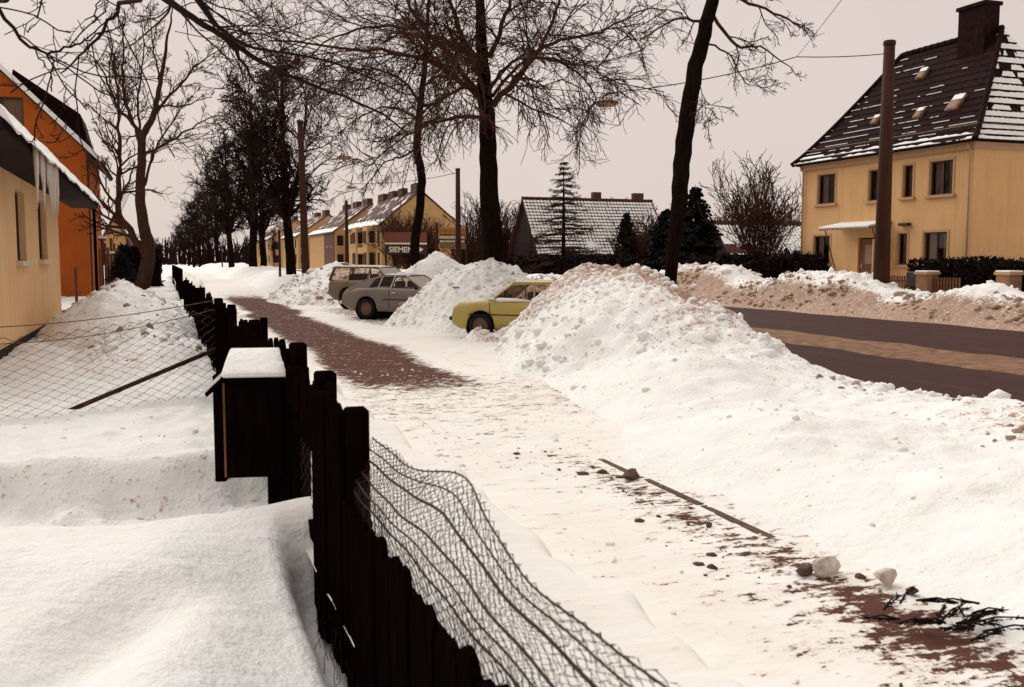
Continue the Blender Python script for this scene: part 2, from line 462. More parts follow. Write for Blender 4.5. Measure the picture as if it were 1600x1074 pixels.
T = lambda pts: (np.array([p[0] for p in pts], float), np.array([p[1] for p in pts], float))
def tab(y, pts): a, b = T(pts); return np.interp(y, a, b)

# the wide snow-covered ground, to the horizon
o = hfield('ground', np.array([-2500, -400, -100, -40, -12, 0.6, 12, 26, 60, 120, 400, 2500.]),
           np.array([-300, -40, 0, 40, 80, 120, 200, 400, 900, 3000.]), lambda x, y: x * 0 - 0.06, M['far_snow'])
tag(o, kind='structure')
# the road
o = hfield('road', lin(9.4, 22.6, 0.6), np.array([-40, 0, 10, 20, 40, 80, 160, 300, 500.]), lambda x, y: 0.015 - 0.0006 * (x - 16) ** 2, M['road'])
tag(o, kind='structure')
# the strip of brown slush left between the wheel tracks
def slz(x, y):
    e = 0.30 * fbm(y * 0.35, x * 0, 4, 5) + 0.10 * fbm(y * 2.2, x * 0.8, 3, 7)
    a = sstep(13.05 + e, 13.5 + e, x) * (1 - sstep(15.1 + e, 15.65 + e, x))
    return -0.05 + 0.10 * a + 0.035 * fbm(x * 2.5, y * 1.2, 4, 6) * a
o = hfield('slush_ridge', lin(12.8, 16.0, 0.12), geo(-12, 130, 0.15, 0.012), slz, M['slush'], trim=-0.01)
tag(o, kind='structure')

# the front garden: deep snow with a shovelled path
def garden_z(x, y):
    base = tab(y, [(-3, .50), (3, .52), (4.9, .56), (5.2, .53), (7.6, .44), (10.5, .30), (15, .22), (30, .25), (60, .35)])
    base = base - 0.17 * sstep(-0.1, 0.5, x) * (1 - sstep(4.6, 5.4, y))
    base = base + 0.10 * np.exp(-((x + 2.2) / 1.2) ** 2 - ((y - 4.6) / 0.9) ** 2)
    base = base - 0.16 * np.exp(-((x + 0.55 - 0.45 * (y - 3.2)) / 0.22) ** 2) * sstep(2.3, 2.9, y) * (1 - sstep(4.0, 4.6, y))
    base = base + 0.10 * fbm(x * 0.55, y * 0.55, 3, 11) + 0.018 * fbm(x * 2.5, y * 2.5, 3, 12)
    e1 = 0.20 * fbm(x * 0.8, y * 0 + 3, 3, 13); e2 = 0.16 * fbm(x * 1.2, y * 0 + 7, 3, 14)
    tr = sstep(5.35 + e1, 5.9 + e1, y) * (1 - sstep(7.15 + e2, 7.55 + e2, y)) * sstep(-6.0, -4.8, x)
    floor = 0.13 + 0.06 * fbm(x * 3.5, y * 3.5, 3, 15) + 0.07 * (0.5 - worley(x * 3.2, y * 3.2, 151)) + 0.05 * fbm(x * 1.1, y * 1.1, 2, 152)
    z = base * (1 - tr) + floor * tr
    z = z + 0.04 * fbm(x * 6, y * 6, 4, 16) * (tr * 1.0 + 0.12 + 0.6 * sstep(7.2, 8.2, y))
    z = z + 0.05 * (0.5 - worley(x * 4.1, y * 4.1, 153)) * sstep(7.0, 7.8, y) * (0.3 + vnoise(x * .8, y * .8, 154))
    # lumps thrown up beyond the path
    z = z + 0.10 * np.maximum(0, fbm(x * 1.3, y * 1.3, 4, 17)) * sstep(7.4, 8.0, y)
    trough = sstep(0.53, 0.66, x + 0.02 * fbm(y * 2, x * 0, 2, 19)) * (1 - sstep(4.9, 5.4, y))
    z = z * (1 - trough) + (-0.02) * trough
    return z
def garden_dirt(x, y, z):
    tr = sstep(5.4, 5.9, y) * (1 - sstep(7.4, 7.8, y))
    return 0.24 * tr + 0.16 * sstep(8, 12, y) + 0.25 * np.maximum(0, fbm(x * 0.5, y * 0.5, 3, 18)) * sstep(9, 12, y)
o = hfield('garden_snow', lin(-9, 0.78, 0.045), geo(-2.0, 75, 0.04, 0.008), garden_z, M['clean_snow'], {'dirt': garden_dirt})
tag(o, kind='structure')

# the pavement with the smooth snow berm along the fence
def berm_edge(y): return 2.12 + 0.20 * fbm(y * 0.9, y * 0 + 2, 3, 21) + 0.05 * fbm(y * 3.1, y * 0 + 5, 2, 22)
def pave_z(x, y):
    e = berm_edge(y)
    b = 1 - sstep(e - 0.22, e + 0.03, x)
    hb = 0.40 + 0.06 * fbm(y * 0.5, x * 0.6, 3, 23)
    z = hb * b * (0.75 + 0.25 * sstep(0.7, 1.2, x)) + 0.012 * fbm(x * 3, y * 3, 4, 24) + 0.008 * fbm(x * 9, y * 9, 3, 25)
    z = z + 0.40 * sstep(48, 56, y) + 0.10 * fbm(x * 0.4, y * 0.25, 3, 26) * sstep(50, 60, y)
    z = z + 0.05 * np.maximum(0, fbm(x * 2, y * 2, 3, 27)) * sstep(4.2, 5.2, x)
    return z + 0.01
def bare(x, y, z):
    e = berm_edge(y)
    wob = 0.35 * fbm(y * 0.25, y * 0 + 1, 3, 28)
    strip = sstep(2.45 + wob, 3.0 + wob, x) * (1 - sstep(4.25 + wob, 4.9 + wob, x)) * sstep(12.5, 15.5, y) * (1 - sstep(46, 53, y))
    bays = 0.40 * sstep(5.2, 6.0, x) * sstep(26, 28, y) * (1 - sstep(34, 38, y))
    kerb = (0.30 * np.exp(-((x - 3.62) / 0.22) ** 2) + 0.09 * sstep(2.7, 3.3, x) * (1 - sstep(6.5, 8, y))) * (1 - sstep(8.2, 9.0, y)) * sstep(2, 3, y)
    corner = 0.24 * np.exp(-((x - 3.45) / 0.55) ** 2 - ((y - 3.7) / 0.9) ** 2)
    mid = 0.20 * sstep(8.5, 12, y) * (1 - sstep(13, 16, y))
    r = 0.16 + 0.74 * strip + bays + kerb + corner + mid
    return np.where(x < e + 0.1, 0.0, r * sstep(e, e + 0.35, x)) * (1 - sstep(50, 54, y))
o = hfield('pavement', lin(0.70, 8.4, 0.055), geo(0.4, 120, 0.05, 0.007), pave_z, M['pavement'],
           {'bare': bare, 'dirt': lambda x, y, z: 0.06 + 0.25 * np.maximum(0, fbm(x * 0.5, y * 0.5, 3, 29)) * sstep(2.2, 2.8, x)})
tag(o, kind='structure')
# kerb stones, bare where the snow was scraped away
kerb = bpy.data.objects.new('kerb', None); COL.objects.link(kerb); tag(kerb, kind='structure')
rng = random.Random(4)
for k in range(3):
    y = 5.85 + k * 0.92
    MB().box((3.86, y, -0.034 + .006 * (k % 2)), (0.08, 0.91, 0.10), rz=rng.uniform(-.012, .012)).build('kerb_stone', M['stone'], kerb, bevel=0.012)

# ------------------------------------------------------------------ snow heaps
def lumps(x, y, m, seed, big=0.10, small=0.05):
    z = 0.22 * fbm(x * 0.5, y * 0.5, 3, seed) * m
    wl = 0.55 - worley(x * 2.6 + 0.3 * fbm(x, y, 2, seed + 3), y * 2.6, seed + 1)
    z = z + big * wl * np.clip(m * 1.6, 0, 1) * (0.4 + 0.8 * vnoise(x * 0.6, y * 0.6, seed + 9))
    z = z + small * (0.5 - worley(x * 7.5, y * 7.5, seed + 2)) * np.clip(m * 2, 0, 1) * (0.2 + vnoise(x * 0.9, y * 0.9, seed + 8))
    z = z + 0.05 * fbm(x * 4, y * 4, 4, seed + 5, 0.65) * np.clip(m * 2, 0, 1)
    z = z + 0.05 * np.maximum(0, 0.35 - worley(x * 4.6 + 7, y * 4.6, seed + 6)) / 0.35 * (vnoise(x * 1.3, y * 1.3, seed + 7) > 0.55) * np.clip(m * 2, 0, 1)
    return z
def bank1(x, y):
    toe = tab(y, [(0, 3.72), (8, 3.72), (10.6, 4.7), (15, 5.4), (18.0, 6.1), (19.3, 6.55), (20.3, 7.45), (21.3, 8.4), (23, 9.3)]) + 0.15 * fbm(y * 0.8, y * 0, 3, 31)
    crx = tab(y, [(0, 7.2), (8, 8.0), (16, 8.25), (18, 8.5), (20.5, 9.2), (23, 9.8)])
    h = tab(y, [(0, .62), (3, .70), (5, .66), (6.5, .50), (8, .30), (10, .20), (11, .28), (12, .50), (13.2, .98), (14.4, 1.38), (16, 1.56), (17.5, 1.62), (19.5, 1.58), (20.7, 1.48), (22, .9), (23.2, .1)])
    rt = 10.0 + 0.2 * fbm(y * 0.9, y * 0 + 4, 3, 32)
    s = np.clip((x - toe) / (crx - toe), -0.3, 1)
    up = np.where(s > 0, 1 - (1 - np.clip(s, 0, 1)) ** 1.55, s * 1.2)
    dn = 1 - sstep(crx + 0.2, rt, x) ** 1.2
    z = h * up * dn
    z = np.where(x > rt, -0.2, z)
    m = np.clip(z, 0, 1.2)
    near = 1 - sstep(9, 13, y)
    sm = np.clip(s * 3, 0, 1)
    z = z + 0.42 * np.exp(-((x - 6.3) / 1.3) ** 2 - ((y - 10.9) / 1.1) ** 2) * sm + 0.20 * np.exp(-((x - 5.5) / 0.8) ** 2 - ((y - 7.6) / 1.2) ** 2) * sm
    z = z - 0.30 * np.exp(-((x - 5.9) / 0.9) ** 2 - ((y - 13.4) / 0.8) ** 2) * sm - 0.16 * np.exp(-((x - 6.3) / 0.9) ** 2 - ((y - 6.2) / 0.9) ** 2) * sm
    z = z + 0.10 * sm * np.abs(fbm(x * 0.9 + 4, y * 0.9, 3, 47)) + 0.07 * sm * fbm(x * 1.7, y * 1.7, 3, 48)
    z = z + lumps(x, y, m, 40, 0.17, 0.075) * (0.95 - 0.55 * near * (x < 7.4)) - 0.02 - 0.12 * sstep(0.25, -0.15, s)
    drift = 0.36 * np.exp(-((x - 6.92) / 0.26) ** 2 - ((y - 21.35) / 0.30) ** 2) + 0.30 * np.exp(-((x - 7.35) / 0.35) ** 2 - ((y - 20.95) / 0.3) ** 2) - 0.05
    return np.maximum(z, drift + 0.04 * fbm(x * 5, y * 5, 3, 49) * (drift > 0))
def dirt1(x, y, z):
    d = 0.20 + 0.40 * np.maximum(0, fbm(x * 0.45, y * 0.45, 3, 44))
    d = d + 0.5 * sstep(8.6, 9.6, x) * sstep(-0.1, 0.5, fbm(y * 0.35, x * 0.2, 3, 45))
    d = d + 0.5 * np.exp(-((y - 5.6) / 1.5) ** 2) * sstep(6.6, 7.6, x)
    d = d + 0.25 * sstep(12, 14, y) * sstep(7.2, 8.5, x)
    return d * (0.35 + 0.65 * sstep(9, 13, y) + 0.6 * (x > 6.8))
o = hfield('snow_bank', lin(3.6, 10.6, 0.045), geo(0.6, 23.2, 0.045, 0.0055), bank1, M['snow'], {'dirt': dirt1}, trim=-0.05)
tag(o, 'long white bank of ploughed snow from the kerb corner to the yellow car', 'snow bank')
def bank2(x, y):
    s = np.clip((x - 5.85 - 0.25 * np.abs(y - 26.9)) / 2.1, -0.5, 1)
    hh = tab(y, [(22.6, 0), (23.6, 1.2), (25.0, 1.7), (26.2, 1.72), (27.3, 1.55), (28.2, 1.0), (29, 0.0)])
    z = hh * np.where(s > 0, 1 - (1 - np.clip(s, 0, 1)) ** 1.3, s) * (1 - sstep(9.2, 10.6, x))
    z = z * (1 - 0.9 * bump2(x, y, 7.9, 22.4, 1.6, 1.0, 2.35, 0.5))
    return z + lumps(x, y, np.clip(z, 0, 1.2), 50, 0.19, 0.09) - 0.05
o = hfield('snow_heap', lin(5.3, 11, 0.07), lin(22.4, 29.2, 0.07), bank2, M['snow'], {'dirt': lambda x, y, z: 0.27 + 0.35 * np.maximum(0, fbm(x * .6, y * .6, 3, 55))}, trim=-0.08)
tag(o, 'lumpy white snow heap between the yellow car and the grey fastback', 'snow heap', 'snow heaps between the parked cars')
def bank3(x, y):
    z = 2.15 * bump2(x, y, 8.9, 32.4, 2.6, 1.9, 0.2, 0.8) + 1.0 * bump2(x, y, 9.6, 30.2, 1.8, 2.4, 0, 0.7)
    return z + lumps(x, y, np.clip(z, 0, 1.2), 60, 0.12, 0.06) - 0.08
o = hfield('snow_heap', lin(6.2, 11.6, 0.09), lin(28.2, 35, 0.09), bank3, M['snow'], {'dirt': lambda x, y, z: 0.24 + 0.25 * np.maximum(0, fbm(x * .6, y * .6, 3, 65))}, trim=-0.08)
tag(o, 'pointed snow heap rising behind the roof of the grey fastback', 'snow heap', 'snow heaps between the parked cars')
def bank4(x, y):
    z = 1.75 * bump2(x, y, 7.6, 44.5, 3.2, 6.0, -0.1, 0.75) + 1.0 * bump2(x, y, 8.6, 39.5, 2.2, 4, 0, 0.8)
    return z + lumps(x, y, np.clip(z, 0, 1.2), 70, 0.16, 0.08) - 0.08
o = hfield('snow_heap', lin(4.0, 11, 0.12), lin(36, 51, 0.12), bank4, M['snow'], {'dirt': lambda x, y, z: 0.42 + 0.2 * fbm(x * .5, y * .5, 3, 75)}, trim=-0.08)
tag(o, 'dirty grit-speckled snow heap left of the parked cars', 'snow heap', 'snow heaps between the parked cars')
def bank5(x, y):
    z = (0.75 + 0.5 * fbm(x * .2, y * .12, 3, 80)) * sstep(4.4, 6.2, x) * (1 - sstep(8.6, 10, x)) * sstep(49, 54, y)
    return z + lumps(x, y, np.clip(z, 0, 1), 81, 0.14, 0.0) + 0.40 * sstep(48, 56, y) - 0.05
o = hfield('snow_bank', lin(3.6, 10.4, 0.2), lin(48, 150, 0.4), bank5, M['far_snow'], {'dirt': lambda x, y, z: 0.25 + 0.2 * fbm(x * .4, y * .4, 3, 85)}, trim=-0.2)
tag(o, 'low snow bank under the row of dark trees far down the street', 'snow bank')
# the far side of the road
FARH = [(12, .9), (19, 1.0), (21.5, 1.02), (23.2, 1.45), (24.6, 1.1), (25.6, .88), (27.7, 1.18), (29.1, 1.58), (30.5, 1.6), (32.1, 1.5), (34.7, 1.08), (37.6, 1.72), (41.4, 1.66), (45.9, 1.25), (52, 1.1), (70, 1.0), (120, .9)]
def farz(seed):
    def fn(x, y):
        h = tab(y, FARH) - 0.22; cx = 24.0 + 0.3 * fbm(y * 0.3, y * 0, 2, seed)
        tl = 21.5 + 0.35 * fbm(y * 0.5, y * 0 + 2, 3, seed + 1)
        z = h * sstep(tl - 0.2, cx, x) ** 0.8 * (1 - 0.8 * sstep(cx + 0.3, 27.3, x))
        return np.where(x < tl - 0.15, -0.2, z) + lumps(x, y, np.clip(z, 0, 1.2), seed + 2, 0.14, 0.05) - 0.03
    return fn
def fard(x, y, z):
    foot = 1.25 * (1 - sstep(22.4, 23.5, x + 0.6 * fbm(y * 0.35, x * 0.2, 3, 93))) * 0.75
    heap = 0.32 * np.exp(-((y - 27.3) / 1.6) ** 2) + 0.42 * np.exp(-((y - 40) / 4.5) ** 2) + 0.2 * np.exp(-((y - 34.6) / 1.2) ** 2)
    return 0.05 + foot + heap + 0.2 * np.maximum(0, fbm(x * .5, y * .5, 3, 94))
for nm, y0, y1, lab in (('snow_bank', 12, 26.1, 'rounded white snow bank across the road below the dark hedge'),
                        ('snow_bank', 26.1, 34.7, 'snow bank with brown slushy foot in front of the yellow house'),
                        ('snow_bank', 34.7, 62, 'grit-covered brown snow bank across the road left of the yellow house'),
                        ('snow_bank', 62, 130, 'distant snow bank across the road below the signboards')):
    o = hfield(nm, lin(20.6, 27.5, 0.09 if y0 < 60 else 0.3), lin(y0, y1, 0.09 if y0 < 60 else 0.5), farz(90), M['snow'], {'dirt': fard}, trim=-0.06)
    tag(o, lab, 'snow bank', 'ploughed banks on the far side of the road')
def heapg(x, y):
    z = 1.45 * bump2(x, y, -0.9, 24, 1.9, 5.5, 0.05, 0.8) + 0.7 * bump2(x, y, -0.3, 17.5, 1.5, 3.5, 0, 0.9) + 0.7 * bump2(x, y, -0.6, 32, 1.6, 6, 0, 0.8)
    return z + lumps(x, y, np.clip(z, 0, 1), 100, 0.12, 0.05) + 0.06
o = hfield('snow_heap', lin(-3.0, 0.75, 0.06), lin(13.6, 38, 0.09), heapg, M['snow'], {'dirt': lambda x, y, z: 0.30 + 0.35 * np.maximum(0, fbm(x * .7, y * .5, 3, 105))}, trim=0.06)
tag(o, 'brown-stained snow heap in the garden behind the wire fence', 'snow heap')

_ico = bmesh.new(); bmesh.ops.create_icosphere(_ico, subdivisions=1, radius=1)
ICV = np.array([v.co[:] for v in _ico.verts]); ICF = np.array([[v.index for v in f.verts] for f in _ico.faces]); _ico.free()
def clods(parent, zfun, x0, x1, y0, y1, n, r0, r1, seed, zmin=0.08, mat='snow', name='clods'):
    """broken lumps lying on a heap, far too many to count"""
    rg = np.random.default_rng(seed); X = rg.uniform(x0, x1, n * 4); Y = rg.uniform(y0, y1, n * 4)
    dens = vnoise(X * 0.7, Y * 0.7, seed) ; Z = zfun(X, Y)
    ok = (Z > zmin) & (dens > rg.uniform(0.25, 0.85, n * 4)); X, Y, Z = X[ok][:n], Y[ok][:n], Z[ok][:n]
    k = len(X); r = r0 * (r1 / r0) ** (rg.uniform(0, 1, k) ** 2.2)
    sc = rg.uniform(.45, 1.5, (k, 1, 3)) * r[:, None, None]
    J = 1 + rg.uniform(-.28, .28, (k, len(ICV), 1))
    a = rg.uniform(0, 6.28, k); ca, sa = np.cos(a), np.sin(a)
    P = ICV[None] * J * sc; P = np.stack([P[..., 0] * ca[:, None] - P[..., 1] * sa[:, None], P[..., 0] * sa[:, None] + P[..., 1] * ca[:, None], P[..., 2] * .75], -1)
    P += np.stack([X, Y, Z + r * .05], -1)[:, None]
    F = ICF[None] + (np.arange(k) * len(ICV))[:, None, None]
    o = link(name, np_mesh(name, P.reshape(-1, 3), [F.reshape(-1, 3)], False), M[mat], parent); o['kind'] = 'stuff'
    return o
def heap_named(lbl): return [q for q in bpy.data.objects if q.get('label', '').startswith(lbl)][0]
hb = heap_named('long white bank')
clods(hb, bank1, 4.1, 10, 1.5, 13, 300, .010, .045, 201); clods(hb, bank1, 8.2, 9.9, 2, 14, 240, .03, .10, 211); clods(hb, bank1, 5, 10, 12, 22, 700, .02, .11, 202); clods(hb, bank1, 8, 10, 3, 22, 200, .02, .09, 203, mat='grit', name='dirty_clods')
clods(hb, bank1, 6.6, 9.5, 3.6, 8, 260, .02, .09, 212, mat='grit', name='dirty_clods')
hb = heap_named('lumpy white'); clods(hb, bank2, 5.6, 10, 22.6, 29, 420, .025, .12, 204); clods(hb, bank2, 5.6, 10, 22.6, 29, 130, .02, .08, 205, mat='grit', name='dirty_clods')
hb = heap_named('pointed snow'); clods(hb, bank3, 6.4, 11, 28.4, 35, 240, .03, .13, 206); clods(hb, bank3, 6.4, 11, 28.4, 35, 70, .03, .1, 207, mat='grit', name='dirty_clods')
hb = heap_named('dirty grit'); clods(hb, bank4, 4.2, 10.6, 36.5, 50.5, 500, .05, .22, 208); clods(hb, bank4, 4.2, 10.6, 36.5, 50.5, 420, .04, .16, 209, mat='grit', name='dirty_clods')
for lb_, y0, y1, sd in (('rounded white', 13, 26, 210), ('snow bank with brown', 26.2, 34.6, 220), ('grit-covered', 34.8, 60, 230)):
    hb = heap_named(lb_); k = (y1 - y0) / 10
    clods(hb, farz(90), 22.4, 26, y0, y1, int(260 * k), .04, .2, sd); clods(hb, farz(90), 21.6, 23.6, y0, y1, int(330 * k), .03, .15, sd + 1, mat='grit', name='dirty_clods')
hb = heap_named('brown-stained'); clods(hb, heapg, -2.8, .7, 14, 37, 500, .03, .14, 240, zmin=.35); clods(hb, heapg, -2.8, .7, 14, 37, 160, .02, .09, 241, zmin=.35, mat='grit', name='dirty_clods')
hb = bpy.data.objects['garden_snow']; clods(hb, garden_z, -5, .5, 5.7, 10.5, 110, .010, .04, 250, zmin=.0, mat='clean_snow')
hb = bpy.data.objects['pavement']; clods(hb, pave_z, 2.3, 4.1, 2.5, 16, 420, .006, .035, 251, zmin=-.5, mat='clean_snow'); clods(hb, pave_z, 3.0, 3.9, 2.5, 9, 90, .008, .045, 252, zmin=-.5, mat='stone', name='dirty_clods')

# loose chunks beside the kerb
def chunk(name, label, c, r, seed, mat=None, flat=0.7):
    bm = bmesh.new(); bmesh.ops.create_icosphere(bm, subdivisions=4, radius=1)
    rg = random.Random(seed); offs = [(Vector((rg.gauss(0, 1), rg.gauss(0, 1), rg.gauss(0, 1))).normalized(), rg.uniform(.38, .72)) for _ in range(11)]
    for v in bm.verts:
        d = v.co.normalized(); k = min(1.0, min(h / max(0.05, d.dot(q)) for q, h in offs))
        v.co = d * r * (k + 0.02 * rg.uniform(-1, 1)); v.co.z *= flat
    me = bpy.data.meshes.new(name); bm.to_mesh(me); bm.free()
    o = link(name, me, mat or M['chunk_snow']); o.location = c; o.rotation_euler = (rg.uniform(-.3, .3), rg.uniform(-.3, .3), rg.uniform(0, 6))
    return tag(o, label, 'ice chunk' if mat is None else 'stone', 'chunks lying by the kerb')
p = atZ(1292, 884, 0.06); chunk('ice_chunk', 'largest angular snow block lying beside the kerb', p, 0.11, 1)
p = atZ(1385, 905, 0.05); chunk('ice_chunk', 'rounded snow block at the bank foot near the brushwood', p, 0.09, 2)
p = atZ(1258, 893, 0.03); chunk('stone', 'dark stone in front of the largest snow block', p, 0.075, 3, M['stone'])
p = atZ(1425, 925, 0.03); chunk('stone', 'small dark stone right of the rounded snow block', p, 0.05, 4, M['stone'])
p = atZ(985, 742, 0.06); chunk('stone', 'dark clod at the upper end of the bare kerb', p, 0.10, 5, M['stone'])

# ------------------------------------------------------------------ bare trees
def tubes(polys, sides):
    """polys: list of (pts (n,3), radii (n,)) -> V, quads; grouped by length and vectorised"""
    by = {}
    for p, r in polys: by.setdefault(len(r), []).append((p, r))
    Vs = []; Fs = []; off = 0
    for n, L in by.items():
        P = np.array([q[0] for q in L], float); Rr = np.array([q[1] for q in L], float)
        Tn = np.empty_like(P); Tn[:, 1:-1] = P[:, 2:] - P[:, :-2]; Tn[:, 0] = P[:, 1] - P[:, 0]; Tn[:, -1] = P[:, -1] - P[:, -2]
        Tn /= np.linalg.norm(Tn, axis=-1, keepdims=True) + 1e-9
        ref = np.where(np.abs(Tn[:, :1, 2:3]) > 0.8, np.array([1., 0, 0]), np.array([0, 0, 1.]))
        A = np.cross(Tn, np.broadcast_to(ref, Tn.shape)); A /= np.linalg.norm(A, axis=-1, keepdims=True) + 1e-9
        Bn = np.cross(A, Tn)
        q = 2 * np.pi * np.arange(sides) / sides
        ring = P[:, :, None, :] + Rr[:, :, None, None] * (A[:, :, None, :] * np.cos(q)[None, None, :, None] + Bn[:, :, None, :] * np.sin(q)[None, None, :, None])
        b = len(L); Vs.append(ring.reshape(-1, 3))
        idx = off + np.arange(b * n * sides).reshape(b, n, sides)
        nx = np.roll(idx, -1, axis=2)
        Fs.append(np.stack([idx[:, :-1], nx[:, :-1], nx[:, 1:], idx[:, 1:]], -1).reshape(-1, 4))
        off += b * n * sides
    return np.concatenate(Vs), np.concatenate(Fs)
def unit(v): return v / (np.linalg.norm(v) + 1e-9)
def spline(pts, n):
    pts = np.array(pts, float); m = len(pts)
    t = np.linspace(0, m - 1, n); i = np.clip(t.astype(int), 0, m - 2); f = (t - i)[:, None]
    g = lambda k: pts[np.clip(k, 0, m - 1)]
    p0, p1, p2, p3 = g(i - 1), g(i), g(i + 1), g(i + 2)
    return 0.5 * (2 * p1 + (p2 - p0) * f + (2 * p0 - 5 * p1 + 4 * p2 - p3) * f ** 2 + (3 * p1 - p0 - 3 * p2 + p3) * f ** 3)
def branch(rg, st, d, L, r0, lv, P, out):
    q = P[lv]
    n = q['seg']; pts = [st]; d = unit(d)
    for k in range(n):
        d = unit(d + rg.normal(0, q['wob'], 3) + np.array([0, 0, q['up']]) * (1 if q.get('late') is None else (k / n) ** q['late']))
        pts.append(pts[-1] + d * L / n)
    pts = np.array(pts); rr = np.linspace(r0, max(r0 * q['end'], q['rmin']), n + 1)
    out[lv].append((pts, rr))
    kids(rg, pts, rr, L, lv, P, out)
def kids(rg, pts, rr, L, lv, P, out, t0=None, num=None):
    q = P[lv]
    if lv + 1 >= len(P) or q['kids'] == 0: return
    c = P[lv + 1]; nk = num or max(1, int(round(q['kids'] * rg.uniform(0.75, 1.25))))
    n = len(rr) - 1
    for j in range(nk):
        t = (q['t0'] if t0 is None else t0) + (1 - (q['t0'] if t0 is None else t0)) * (j + rg.uniform(0.1, 0.95)) / nk
        i = min(int(t * n), n - 1); f = t * n - i
        p = pts[i] * (1 - f) + pts[i + 1] * f; d = unit(pts[i + 1] - pts[i]); r = rr[i] * (1 - f) + rr[i + 1] * f
        ax = rg.normal(0, 1, 3); ax = unit(ax - d * ax.dot(d))
        a = math.radians(rg.uniform(*c['ang']))
        nd = d * math.cos(a) + ax * math.sin(a)
        if 'flat' in c: nd[2] *= c['flat']
        ln = L * rg.uniform(*c['len']) * (1 - c.get('tap', 0.45) * t)
        branch(rg, p, nd, ln, max(r * c['rr'], c['rmin']), lv + 1, P, out)
def tree_meshes(name, trunk, limbs, P, seed, sides=(9, 7, 5, 3, 3), jit=0.03):
    """trunk: (pts, radii); limbs: [(pts, r0, r1)] level-1 branches given by hand. returns trunk mesh, crown mesh"""
    rg = np.random.default_rng(seed)
    out = [[] for _ in P]
    tp, tr = trunk; n = len(tp) * 5
    pts = spline(tp, n); rr = np.interp(np.linspace(0, len(tr) - 1, n), range(len(tr)), tr)
    pts[1:, :2] += rg.normal(0, 0.012, (n - 1, 2))
    L = np.linalg.norm(np.diff(pts, axis=0), axis=1).sum()
    V0, F0 = tubes([(pts, rr)], 12)
    if P[0]['kids']: kids(rg, pts, rr, L * P[0].get('scale', 1), 0, P, out)
    for lp, r0, r1 in limbs:
        p = spline(lp, 4 * len(lp)); p[1:] += rg.normal(0, jit, (len(p) - 1, 3))
        r = np.linspace(r0, r1, len(p)); out[1].append((p, r))
        LL = np.linalg.norm(np.diff(p, axis=0), axis=1).sum()
        kids(rg, p, r, max(LL, 2.0) * 0.8, 1, P, out, 0.12, max(4, int(LL * P[1].get('per_m', 2.4))))
    Vs = []; Fs = []; off = 0
    for lv in range(1, len(P)):
        if out[lv]:
            v, f = tubes(out[lv], sides[lv]); Vs.append(v); Fs.append(f + off); off += len(v)
    mt = np_mesh(name + '_trunk', V0, [F0], True)
    mc = np_mesh(name + '_crown', np.concatenate(Vs), [np.concatenate(Fs)], True)
    return mt, mc
def put_tree(name, label, meshes, loc, rz=0.0, sc=1.0, group=None, mats=('bark', 'twig'), cat='tree'):
    t = thing(name, label, cat, loc, rz, group); t.scale = (sc, sc, sc) if not hasattr(sc, '__len__') else sc
    link('trunk', meshes[0], M[mats[0]], t); link('crown', meshes[1], M[mats[1]], t)
    return t

BIG = [dict(kids=3, t0=0.55, scale=0.62),
       dict(seg=9, wob=0.12, up=0.02, kids=10, t0=0.2, end=0.25, rmin=0.02, ang=(40, 75), len=(0.35, 0.55), rr=0.45, per_m=2.6),
       dict(seg=9, wob=0.13, up=-0.06, late=0.7, kids=9, t0=0.12, end=0.35, rmin=0.013, ang=(30, 70), len=(0.32, 0.72), rr=0.45, tap=0.25),
       dict(seg=6, wob=0.15, up=-0.08, kids=4.8, t0=0.15, end=0.5, rmin=0.009, ang=(25, 65), len=(0.30, 0.65), rr=0.6, tap=0.3),
       dict(seg=4, wob=0.15, up=-0.05, kids=0, t0=0, end=0.7, rmin=0.0075, ang=(25, 55), len=(0.4, 0.7), rr=0.7, tap=0.3)]
# the big tree behind the yellow car
TB = np.array([8.55, 25.4, 0])
ZC = TB[0] * sY + TB[1] * cY
def tl(u, v, dz=0.0):                       # a point at the tree's own distance (plus dz) relative to its foot
    return atD(u, v, (ZC + dz) / cP) - TB
trunk = ([np.array([0, 0, -0.3]), tl(770, 400), tl(765, 300), tl(762, 200), tl(756, 130), tl(752, 60), tl(748, -40), tl(744, -160)], [0.42, 0.31, 0.265, 0.235, 0.20, 0.16, 0.11, 0.04])
limbs = [([tl(757, 165), tl(715, 125, -.5), tl(650, 88, -1.2), tl(540, 75, -2), tl(420, 62, -2.5)], .085, .02),
         ([tl(757, 160), tl(700, 85, .5), tl(655, 30, 1), tl(610, -40, 1.5)], .10, .03),
         ([tl(760, 190), tl(720, 180, .3), tl(675, 193, .6), tl(630, 215, .8), tl(575, 262, 1)], .065, .012),
         ([tl(755, 120), tl(725, 60, -.5), tl(700, 0, -1), tl(680, -60, -1)], .09, .03),
         ([tl(770, 165), tl(815, 115, .4), tl(858, 50, .8), tl(880, -20, 1)], .10, .03),
         ([tl(800, 130, .3), tl(850, 75, -.8), tl(920, 55, -1.8), tl(1010, 15, -2.5)], .07, .015),
         ([tl(766, 90), tl(785, 40, -.6), tl(800, -10, -1), tl(820, -80, -1.5)], .08, .02),
         ([tl(770, 150), tl(820, 95, 1.2), tl(880, 100, 2), tl(930, 150, 2.6), tl(905, 185, 2.8)], .055, .012),
         ([tl(755, 110), tl(690, 60, 1.6), tl(600, 40, 2.6), tl(520, 60, 3.2), tl(455, 120, 3.5)], .07, .012),
         ([tl(758, 150), tl(745, 110, -2), tl(720, 90, -3.6), tl(700, 130, -5)], .06, .015),
         ([tl(764, 150), tl(790, 105, -2), tl(850, 90, -3.4), tl(940, 110, -4.2)], .06, .012)]
